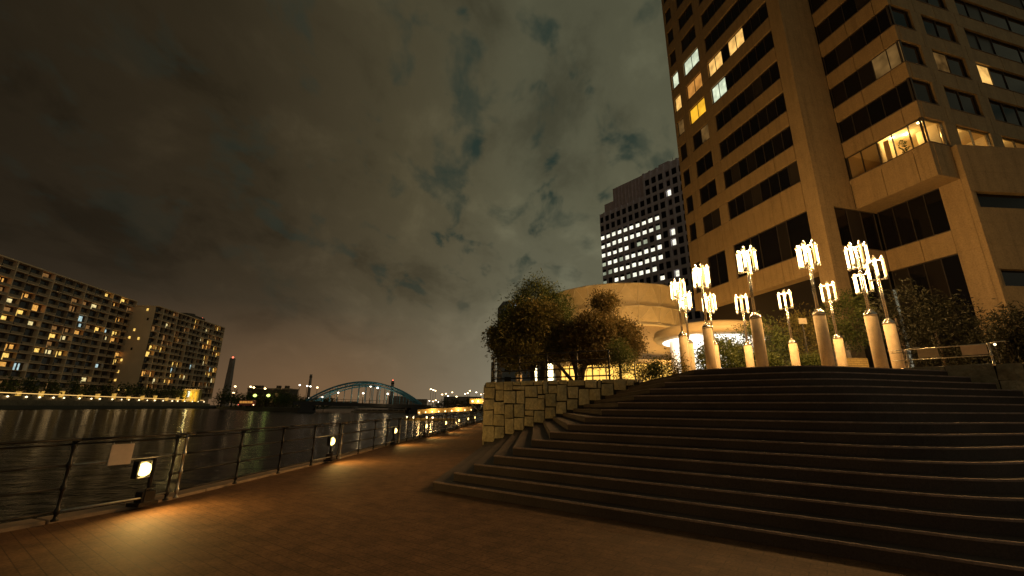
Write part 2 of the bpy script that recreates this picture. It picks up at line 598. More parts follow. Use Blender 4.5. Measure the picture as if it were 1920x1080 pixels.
# stone retaining walls ------------------------------------------------------
def stone(parent, a, dirv, nv, s0, s1, z0, z1, depth, mat):
    """one rough squared block in the wall's face; s along the wall, nv outward"""
    nx, nz = 4, 4
    vs, fs = [], []
    j = lambda q: random.uniform(-q, q)
    cs = [(s0 + j(.02), z0 + j(.02)), (s1 + j(.02), z0 + j(.02)), (s1 + j(.02), z1 + j(.015)), (s0 + j(.02), z1 + j(.015))]
    tilt = (j(.02), j(.02))
    for iz in range(nz):
        for ix in range(nx):
            u, w = ix / (nx - 1), iz / (nz - 1)
            s = (cs[0][0] * (1 - u) + cs[1][0] * u) * (1 - w) + (cs[3][0] * (1 - u) + cs[2][0] * u) * w
            z = (cs[0][1] * (1 - u) + cs[1][1] * u) * (1 - w) + (cs[3][1] * (1 - u) + cs[2][1] * u) * w
            rim = ix in (0, nx - 1) or iz in (0, nz - 1)
            d = depth * (.72 if rim else 1.0) + (0 if rim else j(.018)) + tilt[0] * (u - .5) + tilt[1] * (w - .5)
            vs.append((a.x + dirv.x * s + nv.x * d, a.y + dirv.y * s + nv.y * d, z))
    for iz in range(nz - 1):
        for ix in range(nx - 1):
            k = iz * nx + ix
            fs.append((k, k + 1, k + nx + 1, k + nx))
    # sides back into the mortar
    ring = [0, 1, 2, 3, 7, 11, 15, 14, 13, 12, 8, 4]
    o = len(vs)
    for k in ring:
        p = vs[k]
        vs.append((p[0] - nv.x * (depth * .72 + .05), p[1] - nv.y * (depth * .72 + .05), p[2]))
    for q in range(12):
        q2 = (q + 1) % 12
        fs.append((ring[q2], ring[q], o + q, o + q2))
    m_ = MB().add(vs, fs)
    return m_.build('stone', mat, parent, smooth=False)


wall = thing('stone_retaining_wall', 'rough squared stone retaining wall rising beside the stairs under the clipped trees', 'wall')
wd = (WB - WA).normalized()
wn = Vector((wd.y, -wd.x))
if wn.y > 0:
    wn = -wn
LW = (WB - WA).length


def on_wall(zx, zy):
    px, py = 900 + zx / 4.8, 620 + zy / 4.8
    d = ray(px, py)
    den = d.x * wn.x + d.y * wn.y
    t_ = (WA.x * wn.x + WA.y * wn.y) / den
    p = Vector((0, 0, 1.6)) + d * t_
    return (Vector((p.x, p.y)) - WA).dot(wd), p.z


BL = [(60, 462, 140, 508), (147, 460, 217, 532), (222, 456, 300, 540), (304, 455, 372, 496), (377, 452, 488, 494), (493, 450, 570, 492),
      (575, 448, 618, 566), (622, 446, 705, 488), (710, 444, 790, 486), (795, 444, 945, 500), (950, 442, 1055, 518), (1060, 440, 1095, 518), (1100, 438, 1205, 476),
      (1210, 436, 1318, 540), (1322, 434, 1392, 498), (1396, 436, 1430, 470),
      (50, 513, 140, 612), (147, 538, 217, 634), (222, 545, 330, 656), (304, 500, 408, 534), (335, 540, 408, 656), (412, 500, 518, 600), (522, 497, 570, 574),
      (622, 494, 695, 566), (699, 490, 787, 634), (795, 506, 888, 612), (892, 524, 985, 672), (990, 523, 1092, 632), (1100, 481, 1205, 588),
      (45, 617, 138, 712), (134, 640, 230, 750), (235, 662, 308, 785), (314, 660, 405, 780), (412, 606, 524, 712), (528, 579, 592, 612), (528, 617, 588, 712),
      (596, 571, 692, 686), (690, 640, 782, 752), (790, 617, 884, 714),
      (35, 717, 126, 852), (132, 755, 226, 856), (232, 790, 312, 932), (317, 785, 402, 892), (410, 717, 490, 764), (407, 769, 489, 858), (494, 717, 588, 826),
      (596, 690, 686, 790), (24, 857, 136, 1000), (140, 861, 228, 968)]
for (x0, y0, x1, y1) in BL:
    s0, zb = on_wall(x0, y1)
    s1, _ = on_wall(x1, y1)
    s0b, zt = on_wall(x0, y0)
    s0 = (s0 + s0b) / 2
    s1b, _ = on_wall(x1, y0)
    s1 = (s1 + s1b) / 2
    zt = min(zt, 2.70)
    stone(wall, WA, wd, wn, max(s0, .0) + .011, s1 - .011, zb + .014, zt - .010, random.uniform(.08, .14), random.choice(M['stone']))
# hidden lower blocks behind the steps and the side running away along the promenade
mb = MB()
T = Matrix.Translation((WA.x, WA.y, 0)) @ Matrix.Rotation(math.atan2(wd.y, wd.x), 4, 'Z')
mb.box(0.02, LW, .0, .5, -.1, 2.64, T)
mb.build('mortar', M['mortar'], wall)
sd = Vector((.012, 1.0)).normalized()
sn = Vector((-1, .012)).normalized()
z = 0.02
while z < 2.5:
    hh = random.choice((.42, .5, .58))
    hh = min(hh, 2.68 - z)
    s = random.uniform(0, .0)
    while s < 9:
        ww = random.uniform(.45, .85)
        stone(wall, WA, sd, sn, s, s + ww - .03, z, z + hh - .03, random.uniform(.05, .09), random.choice(M['stone']))
        s += ww
    z += hh
mb = MB()
mb.prism([(WA.x + .01, WA.y + .02), (WA.x + .14, WA.y + 40), (WA.x + .6, WA.y + 40), (WA.x + .5, WA.y + .1)], -.1, 2.64)
mb.build('wall_side', M['mortar'], wall)

rw = thing('stone_parapet', 'low dark stone wall with big blocks at the right end of the stairs', 'wall')
rd = (RB - RA).normalized()
rn = Vector((-rd.y, rd.x))
if rn.x > 0:
    rn = -rn
s = 0.0
row = [.34, .55, .8, .42, .66, .7, .5, .9, .6, .8, .7]
for k, w_ in enumerate(row):
    hh = [.34, .40, .58, .36, .34, .38, .5, .4, .45, .38, .5][k]
    stone(rw, RA, rd, rn, s, s + w_ - .02, 2.64 - hh, 2.63, random.uniform(.05, .08), random.choice(M['stone']))
    zz = 2.64 - hh - .02
    while zz > .3:
        h2 = random.uniform(.4, .6)
        if w_ > .6 and random.random() < .5:
            stone(rw, RA, rd, rn, s, s + w_ * .5 - .02, zz - h2, zz, random.uniform(.05, .08), random.choice(M['stone']))
            stone(rw, RA, rd, rn, s + w_ * .5, s + w_ - .02, zz - h2, zz, random.uniform(.05, .08), random.choice(M['stone']))
        else:
            stone(rw, RA, rd, rn, s, s + w_ - .02, zz - h2, zz, random.uniform(.05, .08), random.choice(M['stone']))
        zz -= h2 + .02
    s += w_
mb = MB()
T = Matrix.Translation((RA.x, RA.y, 0)) @ Matrix.Rotation(math.atan2(rd.y, rd.x), 4, 'Z')
mb.box(-.05, 9.4, .0, .5, -.1, 2.60, T)
mb.build('mortar', M['mortar'], rw)

# =================================================================== OFFICE TOWER
P0 = (.752 * 37.15, 37.15, 0)
tw = thing('office_tower', 'tall orange lit office tower with bands of dark windows and a cantilevered bay', 'office tower', P0, .26)
G = .05
SILL = [23.0 + 4.03 * k for k in range(0, 13)]
HEAD = [z_ + 2.4 for z_ in SILL]
ZTOP = 76.0


def panel(x0, x1, y0, y1, z0, z1, mat='facade'):
    m_ = MB()
    m_.box(x0, x1, y0, y1, z0, z1)
    return m_.build('wall_panel', M[mat], tw)


def dark_pane():
    return random.choices(M['glass'], (6, 4, 2, 6, 1.2))[0]


def window(axis, plane, a0, a1, z0, z1, cuts, lit=None, out=-1, inset=.22):
    """a window band in the plane axis=plane ('x' or 'y'), from a0 to a1; cuts = mullion positions; lit = {pane index: material name}"""
    f = MB()
    fw, fd = .055, .09

    def bx(m_, s0, s1, za, zb, d0, d1):
        d0, d1 = sorted((plane - out * d0, plane - out * d1))
        if axis == 'x':
            m_.box(d0, d1, s0, s1, za, zb)
        else:
            m_.box(s0, s1, d0, d1, za, zb)
    bx(f, a0, a1, z0, z0 + fw, inset - .06, inset + fd)
    bx(f, a0, a1, z1 - fw, z1, inset - .06, inset + fd)
    bx(f, a0, a0 + fw, z0 + fw, z1 - fw, inset - .06, inset + fd)
    bx(f, a1 - fw, a1, z0 + fw, z1 - fw, inset - .06, inset + fd)
    for c_ in cuts:
        bx(f, c_ - .026, c_ + .026, z0 + fw, z1 - fw, inset - .05, inset + fd)
    w_ = f.build('window', M['frame'], tw)
    sl = MB()
    bx(sl, a0, a1, z0 - .07, z0 - .002, -.05, inset + .1)
    sl.build('sill', M['ledge'], w_)
    edges = [a0 + fw] + [q for c_ in cuts for q in (c_ - .026, c_ + .026)] + [a1 - fw]
    for k in range(0, len(edges), 2):
        idx = k // 2
        mat = (lit or {}).get(idx)
        if mat == 'open':
            mat = M['clear']
        else:
            mat = M[mat] if isinstance(mat, str) else dark_pane()
        p = MB()
        ti = random.uniform(-.004, .004)
        bx(p, edges[k], edges[k + 1], z0 + fw, z1 - fw, inset + .025 + ti, inset + .035 + ti)
        p.build('pane', mat, w_)
    return w_


# clear glass for the lit rooms
m = bpy.data.materials.new('clear_glass')
m.use_nodes = True
t = m.node_tree
t.nodes.remove(t.nodes['Principled BSDF'])
ta = N(t, 'ShaderNodeBsdfTransparent')
ta.inputs[0].default_value = (.95, .93, .88, 1)
gl = N(t, 'ShaderNodeBsdfGlossy', i_Roughness=.05)
mx = N(t, 'ShaderNodeMixShader')
mx.inputs[0].default_value = .06
t.links.new(ta.outputs[0], mx.inputs[1])
t.links.new(gl.outputs[0], mx.inputs[2])
t.links.new(mx.outputs[0], t.nodes['Material Output'].inputs[0])
M['clear'] = m

YW = [-.05 + 1.181 * k for k in range(1, 8)]            # mullions of the wide band
lit_wide = {4: {7: 'lit_cool', 6: 'lit_cool'}, 5: {7: 'lit_warm', 6: 'lit_warm', 4: 'lit_warm', 3: 'lit_warm'}}
# (pane 0 is nearest the pilaster, pane 7 at the far left)
lit_two = {3: {0: 'lit_dim'}, 4: {0: 'lit_amber', 1: 'lit_amber'}, 5: {0: 'lit_orange', 1: 'lit_orange'}, 6: {0: 'lit_cool', 1: 'lit_cool'}}
lit_edge = {4: {0: 'lit_dim'}, 5: {0: 'lit_warm'}, 6: {0: 'lit_cool'}}
TH = .42
CUTS = [2.36, 3.52, 5.88, 7.05, 9.42, 10.75, 13.82, 15.1]
for k, (zs, zh) in enumerate(zip(SILL, HEAD)):
    if zs > 70:
        continue
    window('x', 0, -.05, 9.40, zs, zh, YW, lit_wide.get(k))
    window('x', 0, 10.70, 13.80, zs, zh, [12.25], lit_two.get(k))
    window('x', 0, 15.10, 16.50, zs, zh, [], lit_edge.get(k))
    # spandrel above this window row: panels with open joints
    z0, z1 = zh, (SILL[k + 1] if k + 1 < len(SILL) else ZTOP)
    ed = [-.05] + CUTS + [16.9]
    for a, b_ in zip(ed[:-1], ed[1:]):
        panel(0, TH, a + G / 2, b_ - G / 2, z0 + .002, z1 - .072)
    for a, b_ in ((9.40, 10.70), (13.80, 15.10), (16.50, 16.9)):
        panel(.002, TH, a + G / 2, b_ - G / 2, zs - .072 + G, zh + .002 - G, 'facade2')
    # pilaster: narrow front and deep side, one storey high stones
    panel(-.003, .55, -1.5, -.05 - G, zs - .07 + .006, zs + 3.96 - .006, 'facade2')
    panel(.56, 2.45, -1.5, -.3, zs - .07 + .006, zs + 3.96 - .006, 'facade2')
    panel(2.46, 4.34, -1.5, -.3, zs - .07 + .006, zs + 3.96 - .006, 'facade2')
# below the first row
ed = [-.05] + CUTS + [16.9]
for a, b_ in zip(ed[:-1], ed[1:]):
    panel(0, TH, a + G / 2, b_ - G / 2, 19.92, 22.93 - .006)
    panel(0, 1.3, a + G / 2, b_ - G / 2, 13.72, 15.82)
window('x', 0, -.05, 9.40, 15.9, 19.9, [2.38, 3.54, 5.83, 7.0])
window('x', 0, 10.70, 13.80, 15.9, 19.9, [12.3])
window('x', 0, 15.10, 16.50, 15.9, 19.9, [])
for a, b_ in ((9.40, 10.70), (13.80, 15.10), (16.50, 16.9)):
    panel(.002, TH, a + G / 2, b_ - G / 2, 15.83, 19.91, 'facade2')
# pilaster below the bay
for z0, z1 in ((2.4, 5.9), (5.9, 9.8), (9.8, 13.75), (13.75, 15.85), (15.85, 19.9)):
    panel(-.003, .55, -1.5, -.05 - G, z0 + .006, z1 - .006, 'facade2')
    panel(.56, 1.60, -1.5, -.3, z0 + .006, z1 - .006, 'facade2')
panel(-.003, .55, -1.5, -.05 - G, 19.906, 22.924, 'facade2')
panel(.56, 2.45, -1.5, -.3, 19.906, 22.924, 'facade2')
panel(2.46, 4.34, -1.5, -.3, 19.906, 22.924, 'facade2')
# ground storey, set back: dark glazing
m_ = MB()
m_.box(1.3, 1.5, 0, 16.9, 2.4, 13.71)
m_.build('glazed_base', M['glass'][2], tw)
# dark core of the building
m_ = MB()
m_.box(.60, 12, 0.0, 16.9, 13.8, ZTOP)
m_.box(9.3, 44, -5.6, 16.0, 26.2, ZTOP)
m_.box(9.3, 44, -3.4, 16.0, 19.0, 26.1)
m_.build('core', M['dark'], tw)

# bay: left-hand face
XB, YB = 4.35, -8.05
BM = [-2.86, -4.28, -5.55, -6.83]
for k, (zs, zh) in enumerate(zip(SILL, HEAD)):
    if zs > 70:
        continue
    lit = {0: {0: 'open', 1: 'open', 2: 'open', 3: 'open', 4: None}, 2: {0: 'lit_dim', 1: 'lit_dim'}}.get(k)
    if k == 0:
        lit = {i: 'open' for i in range(5)}
    window('x', XB, YB + .06, -1.52, zs, zh, sorted(BM), lit)
    z0, z1 = zh, (SILL[k + 1] if k + 1 < len(SILL) else ZTOP)
    ed = [YB, -6.83, -4.28, -1.52]
    for a, b_ in zip(ed[:-1], ed[1:]):
        panel(XB, XB + TH, a + G / 2, b_ - G / 2, z0 + .002, z1 - .072)
    # right-hand face
    lr = {0: {0: 'open'}, 2: {}}.get(k)
    window('y', YB, XB + .06, 7.0, zs, zh, [], lr if k == 0 else None)
    lr = {0: {0: 'open', 1: 'open'}, 2: {0: 'lit_dim'}}.get(k)
    window('y', YB, 8.40, 12.70, zs, zh, [10.5], lr)
    lr = {0: {0: 'open', 1: 'open', 2: 'open'}, 2: {0: 'lit_warm'}}.get(k)
    window('y', YB, 14.15, 30.4, zs, zh, [16.2, 18.3, 22.4, 26.4], lr)
    for a, b_ in ((XB + TH + G, 7.7), (7.7, 10.5), (10.5, 13.4), (13.4, 18.3), (18.3, 24), (24, 32), (32, 44)):
        panel(a, b_ - G, YB + .001, YB + TH, z0 + .002, z1 - .072, 'facade2')
    for a, b_ in ((7.0, 8.40), (12.70, 14.15), (30.4, 44)):
        panel(a + .002, b_ - .002, YB + .003, YB + TH, zs - .06, zh - .01, 'facade2')
# deep spandrel and soffit of the bay
ed = [YB, -6.83, -4.28, -1.52]
for a, b_ in zip(ed[:-1], ed[1:]):
    panel(XB, XB + TH, a + G / 2, b_ - G / 2, 19.95, 22.926)
panel(XB + TH + G, 6.8 - G, YB + .001, YB + TH, 19.95, 22.926, 'facade2')
m_ = MB()
m_.box(XB + .02, 7.2, YB + .02, -1.3, 19.9, 19.945)
m_.build('soffit', M['facade'], tw)
m_ = MB()
m_.box(XB + .05, 9.0, YB + TH, -1.3, 22.62, 22.9)
m_.build('floor_slab', M['ceil'], tw)
# lower part under the bay: pier, spandrel, dark glazing
for z0, z1 in ((2.4, 5.9), (5.9, 9.9), (9.9, 13.96), (13.96, 15.97), (15.97, 19.89)):
    panel(6.8, 7.4, -8.06, -6.57, z0 + .006, z1 - .006)
    panel(6.803, 7.4, -8.45, -8.075, z0 + .006, z1 - .006)
for a, b_ in ((-6.57, -4.3), (-4.3, -1.5)):
    panel(6.8, 7.3, a + G / 2, b_ - G / 2, 13.966, 15.964)
panel(1.61, 4.2, -1.48, -1.0, 13.966, 15.964, 'facade2')
panel(4.2 + G, 6.79, -1.48, -1.0, 13.966, 15.964, 'facade2')
window('x', 6.8, -6.57, -1.5, 15.98, 19.89, [-5.3, -4.05, -2.8], inset=.2)
window('y', -1.5, 1.61, 6.79, 15.98, 19.89, [3.3, 5.0], inset=.2)
window('x', 6.8, -6.57, -1.5, 2.5, 13.95, [-5.3, -4.05, -2.8], inset=.2)
window('y', -1.5, 1.61, 6.79, 2.5, 13.95, [3.3, 5.0], inset=.2)
# lower right wall, turned towards the river, with two sunk dark bands
ang = math.atan(.19)
Tw = Matrix.Translation((6.8, -8.45, 0)) @ Matrix.Rotation(-ang, 4, 'Z')
for z0, z1 in ((2.4, 6.5), (6.5, 10.7), (12.05, 14.0), (14.0, 15.9), (15.9, 17.2), (18.6, 20.4), (20.4, 22.85)):
    for a, b_ in ((0.0, 6.2), (6.2, 12.4), (12.4, 40)):
        m_ = MB()
        m_.box(a + (0 if a == 0 else G), b_, 0, .5, z0 + .005, z1 - .005, Tw)
        m_.build('wall_panel', M['facade2'], tw)
for z0, z1 in ((10.7, 12.05), (17.2, 18.6)):
    m_ = MB()
    m_.box(.25, 40, .42, .55, z0, z1, Tw)
    m_.build('band_glazing', M['glass'][3], tw)
    m_ = MB()
    m_.box(0, .25, .0, .5, z0, z1, Tw)
    m_.build('wall_panel', M['facade'], tw)
m_ = MB()
m_.add([tuple(Tw @ Vector(p)) for p in ((0, 0, 22.84), (40, 0, 22.84), (40, 8.5, 22.84), (0, .45, 22.84))], [(0, 1, 2, 3)])
m_.build('ledge', M['ledge'], tw)
# lit rooms behind the lowest window row
room = MB()
room.add([(9.0, -1.6, 22.9), (9.0, -4.2, 22.9), (9.0, -4.2, 26.0), (9.0, -1.6, 26.0)], [(0, 1, 2, 3)])
room.add([(XB + .3, -4.35, 22.9), (9.0, -4.35, 22.9), (9.0, -4.35, 26.0), (XB + .3, -4.35, 26.0)], [(0, 1, 2, 3)])
room.add([(9.0, -4.36, 22.9), (24, -4.36, 22.9), (24, -4.36, 26.0), (9.0, -4.36, 26.0)], [(0, 1, 2, 3)])
room.add([(XB + .3, -1.62, 22.9), (9, -1.62, 22.9), (9, -1.62, 26), (XB + .3, -1.62, 26)], [(0, 1, 2, 3)])
room.box(6.95, 7.05, -7.55, -6.0, 22.9, 25.9)
room.box(13.3, 13.5, -7.5, -4.4, 22.9, 25.9)
room.build('room_wall', M['room'], tw)
m_ = MB()
m_.box(XB + .45, 24, YB + .45, -1.6, 25.62, 25.7)
m_.build('room_ceiling', M['ceil'], tw)
m_ = MB()
m_.box(XB + .45, 24, YB + .45, -4.3, 22.65, 22.905)
m_.build('room_floor', M['room'], tw)
for (x, y) in ((5.5, -7.2), (6.2, -5.7), (5.6, -5.0), (9.6, -6.6), (11.8, -6.2), (15.5, -6.4), (18.5, -6.4)):
    m_ = MB()
    m_.lathe([(.16, -.02), (.16, 0)], 12, (x, y, 25.6))
    m_.build('ceiling_light', M['lampdisc'], tw)
    if x in (6.2, 5.6, 9.6, 15.5):
        point_light('ceiling_light_source', tw, (x, y, 25.3), 95, (1, .68, .26), .12)
m_ = MB()
for (y, x) in ((-4.75, 5.0),):
    m_.box(x, x + .03, y - .22, y + .22, 22.95, 25.3)
m_.build('curtain', M['curtain'], tw)
m_ = MB()                               # desk and monitor edge on the sill line
m_.box(4.9, 5.6, -5.4, -4.5, 22.92, 23.22)
m_.box(5.5, 6.3, -7.6, -7.2, 23.0, 23.25)
m_.build('desk', M['frame'], tw)

# potted plant inside the lit window
pp = thing('potted_plant', 'leafy potted plant standing behind the lit corner window of the tower', 'plant')
pp.parent = None
Tt = Matrix.Translation(P0) @ Matrix.Rotation(.26, 4, 'Z')
pc = Tt @ Vector((5.15, -5.95, 22.92))
pp.location = pc
MB().lathe([(.12, 0), (.16, .3)], 10).build('pot', M['frame'], pp)
m_ = MB()
for k in range(90):
    a = random.uniform(0, 6.28)
    h_ = random.uniform(.5, 1.75)
    r_ = random.uniform(.05, .42) * (1 - abs(h_ - 1.2) * .6)
    p = Vector((r_ * math.cos(a), r_ * math.sin(a), h_))
    e = Vector((random.uniform(-1, 1), random.uniform(-1, 1), random.uniform(-.8, .5))).normalized() * .2
    f_ = e.cross(Vector((random.uniform(-1, 1), random.uniform(-1, 1), 1))).normalized() * .06
    m_.add([p, p + e * .5 + f_, p + e, p + e * .5 - f_], [(0, 1, 2, 3)])
m_.tube([(0, 0, .3), (.05, .02, .9), (0, .04, 1.5)], .02, 6)
m_.build('leaves', M['leaf_c'], pp)

# =================================================================== DISTANT OFFICE TOWER
AZ2 = rad(-39)
dA = Vector((math.sin(AZ2), math.cos(AZ2)))         # away along the face
L2 = Vector((.224 * 200, 200.0))
t2 = thing('distant_office_tower', 'grey gridded high rise office tower with rows of white lit windows behind the round hall', 'office tower',
           (L2.x, L2.y, 0), math.atan2(-dA.y, -dA.x))
# local x runs along the face towards the right, local -y... outward is towards the camera
M['tower2'] = material('purple_grey_cladding', (.60, .56, .66), .8, noise=(.6, .12))
M['tower2b'] = material('purple_grey_crown', (.52, .45, .52), .85, noise=(.5, .2), noise2=(3, .15))
xdir = Vector((math.cos(t2.rotation_euler.z), math.sin(t2.rotation_euler.z)))
yl = Vector((-xdir.y, xdir.x))


def on_t2(zx, zy):
    d = ray(1100 + zx / 3.859, 280 + zy / 3.859)
    n_ = yl
    t_ = (L2.x * n_.x + L2.y * n_.y) / (d.x * n_.x + d.y * n_.y)
    p = Vector((0, 0, 1.6)) + d * t_
    return (Vector((p.x, p.y)) - L2).dot(xdir), p.z


c1, r2 = on_t2(115, 642)
c10, r2b = on_t2(507, 485)
_, r6 = on_t2(530, 770)
pitch_c = (c10 - c1) / 9
pitch_r = (r2b - r6) / 4
xr = c1 + pitch_c * 16.6
OUT = -1 if (yl.dot(-L2)) < 0 else 1                # outward side in local y
zr = lambda r_: (r2 + r2b) / 2 - (r_ - 2) * pitch_r


def t2box(name, mat, x0, x1, z0, z1, d0, d1, parent=t2):
    m_ = MB()
    a, b_ = sorted((OUT * d0, OUT * d1))
    m_.box(x0, x1, a, b_, z0, z1)
    return m_.build(name, mat, parent)


z_low, z_mid = 97.2, 108.4
xs = 26.3
xl = c1 - pitch_c * .30
t2box('wall', M['tower2'], xl, xs, 0, z_low, -28, -.5)
t2box('wall', M['tower2'], xs, xr, 0, z_mid, -28, -.5)
t2box('crown', M['tower2b'], xl + 2.4, 8.0, z_low, 102.0, -26, -1.2)
t2box('crown', M['tower2b'], 8.0, xs, z_low, z_mid, -26, -.9)
for k in range(9):
    t2box('crown_rib', M['tower2b'], 9.0 + k * 2.0, 9.5 + k * 2.0, z_low, z_mid - .4, -.9, -.55)
t2box('roof_plant', M['tower2b'], 32.4, 37.6, z_mid, 111.6, -12, -4)
t2box('mast', M['tower2b'], 37.0, 37.2, 111.6, 115.5, -9, -8.8)
# vertical piers and spandrels
for c_ in range(17):
    xc = c1 + pitch_c * (c_ + .5)
    zt = z_low if xc < xs else z_mid
    t2box('pier', M['tower2'], xc - pitch_c * .15, xc + pitch_c * .15, 0, zt, -.5, .12)
t2box('pier', M['tower2'], xl, c1 - pitch_c * .28, 0, z_low, -.5, .12)
for r_ in range(-3, 26):
    t2box('spandrel', M['tower2'], xl if r_ >= 0 else xs, xr, zr(r_ + .5) - pitch_r * .16, min(z_mid, zr(r_ + .5) + pitch_r * .16), -.49, .0)
lit_rows = {2: range(0, 10), 3: list(range(0, 9)), 4: [0, 1, 2, 3, 4, 9], 5: [1, 2, 4, 5, 6, 7, 8, 9], 6: [2, 3, 4, 5, 6, 7, 8, 9], 7: [2, 3, 5, 6, 7, 8], 0: [11], 8: [9, 11]}
dim_rows = {3: [9], 4: [6, 7], 5: [0, 3], 6: [0, 1], 7: [0, 4], 8: [2]}
lit_rows[4] = [0, 1, 2, 3, 4, 9, 11]
lit_rows[5] = [1, 2, 4, 5, 6, 7, 8, 9, 11]
for r_ in range(-3, 13):
    for c_ in range(0, 16):
        if (r_ < 0 and c_ < 8) or r_ < -2:
            continue
        xc, zc_ = c1 + pitch_c * c_, zr(r_)
        mat = M['lit_white'] if c_ in lit_rows.get(r_, ()) else M['lit_white_dim'] if c_ in dim_rows.get(r_, ()) else M['glass'][0]
        if c_ == 11:
            t2box('window', mat, xc - pitch_c * .18, xc + pitch_c * .22, zc_ - pitch_r * .25, zc_ + pitch_r * .25, -.5, -.2)
        else:
            w_ = t2box('window', M['glass'][0], xc - pitch_c * .33, xc + pitch_c * .33, zc_ - pitch_r * .31, zc_ + pitch_r * .31, -.5, -.2)
            if mat is not M['glass'][0]:
                t2box('pane', mat, xc - pitch_c * .28, xc + pitch_c * .28, zc_ - pitch_r * .27, zc_ + pitch_r * random.uniform(.05, .16), -.19, -.15, w_)

# =================================================================== ROUND HALL
M['hall_wall'] = material('hall_wall', (.52, .40, .25), .75, noise=(1.2, .08), noise2=(14, .05))
M['hall_panel'] = material('hall_panel', (.56, .44, .25), .5, noise=(.7, .15), noise2=(6, .06))
M['hall_panel2'] = material('hall_panel_grey', (.30, .26, .17), .45, noise=(.7, .15))
M['hall_rim'] = material('hall_rim', (.6, .5, .32), .5)
HC = (14.8, 60.0, 0)
hall = thing('round_hall', 'round hall with flared rings of tawny panels and a glowing glazed ground floor', 'hall', HC)
NSEG = 20


def ring_pt(r, k, z):
    a = 2 * math.pi * k / NSEG - math.pi / 2 + .06
    return (r * math.cos(a), r * math.sin(a), z)


MB().lathe([(8.7, 2.3), (8.7, 14.6)], 56).build('drum_wall', M['hall_wall'], hall, smooth=True)
rings = [(9.05, 11.7, 9.55, 13.6), (9.35, 13.72, 10.0, 16.25)]
for (r0, z0, r1, z1) in rings:
    for k in range(NSEG):
        p = [ring_pt(r0, k + .01, z0), ring_pt(r0, k + .99, z0), ring_pt(r1, k + .99, z1), ring_pt(r1, k + .01, z1)]
        mid = [sum(q[j] for q in p) / 4 for j in range(3)]
        top_c = [(p[2][j] + p[3][j]) / 2 for j in range(3)]
        dn = [(p[0][j] + p[1][j]) / 2 for j in range(3)]
        # folded panel: two tawny triangles meeting a greyer kite
        rs = 1.0 + .03
        top_c = [top_c[0] * rs, top_c[1] * rs, top_c[2]]
        a = MB().add([p[0], p[1], top_c], [(0, 1, 2)])
        a.add([p[0], top_c, p[3]], [(0, 1, 2)])
        a.add([p[1], p[2], top_c], [(0, 1, 2)])
        a.build('ring_panel', M['hall_panel'], hall)
        fr = MB()
        fr.tube([p[0], top_c], .035, 5).tube([top_c, p[1]], .035, 5).tube([p[0], p[3]], .045, 5)
        fr.build('ring_rib', M['hall_rim'], hall)
    rm = MB()
    for k in range(NSEG):
        rm.tube([ring_pt(r1 + .03, k, z1 + .05), ring_pt(r1 + .03, k + 1, z1 + .05)], .13, 6)
        rm.tube([ring_pt(r0 + .03, k, z0 - .03), ring_pt(r0 + .03, k + 1, z0 - .03)], .09, 6)
    rm.build('ring_rim', M['hall_rim'], hall)
MB().lathe([(9.9, 16.1), (8.0, 16.3), (.1, 16.6)], 40).build('roof', M['hall_panel2'], hall)
MB().lathe([(9.05, 11.35), (9.12, 11.62)], 56).build('cornice', M['hall_rim'], hall, smooth=True)
for a_, z_ in ((-.62, 9.0), (-.60, 6.2), (-.95, 10.4)):
    m_ = MB()
    m_.box(-.45, .45, -.1, .1, -.2, .2, Matrix.Translation((8.72 * math.cos(a_), 8.72 * math.sin(a_), z_)) @ Matrix.Rotation(a_ + math.pi / 2, 4, 'Z'))
    m_.build('vent', M['dark'], hall)
# glowing ground floor on the river side
M['glow_pane'] = emitter('glowing_pane', (1.0, .56, .10), 1.7, (.9, .3))
M['glow_white'] = emitter('glowing_white', (1.0, .84, .45), 5.0)
for k in range(11):
    a = -2.55 + k * .17
    x0, y0 = 9.6 * math.cos(a), 9.6 * math.sin(a)
    Tq = Matrix.Translation((x0, y0, 0)) @ Matrix.Rotation(a + math.pi / 2, 4, 'Z')
    m_ = MB()
    m_.box(-.74, .74, -.03, .03, 2.55, 6.6, Tq)
    pn = m_.build('window', M['glow_pane'], hall)
    f = MB()
    f.box(.74, .88, -.1, .1, 2.5, 6.8, Tq)
    f.box(-.74, .74, -.06, -.032, 4.5, 4.56, Tq)
    f.box(-.03, .03, -.06, -.032, 2.55, 6.6, Tq)
    f.build('frame', M['frame'], pn)
m_ = MB()
m_.lathe([(8.6, 6.65), (10.1, 6.65), (10.1, 7.1), (8.6, 7.3)], 56)
m_.build('eave', M['hall_wall'], hall)
for px, wpx in ((1031, 14), (1003, 9)):
    p = at_depth(px, 690, 47.5)
    m_ = MB()
    w_ = wpx / 800 * 47.5 / 2 * .8
    m_.box(-w_, w_, -.1, .1, 2.5, 6.3, Matrix.Translation((p.x - HC[0], p.y - HC[1], 0)))
    m_.build('lit_opening', M['glow_white'], hall)
point_light('hall_glow', hall, (-5.5, -11.2, 4.6), 700, (1, .55, .14), .5)
point_light('hall_glow', hall, (4.5, -12.0, 5.2), 1700, (1, .56, .15), .6)

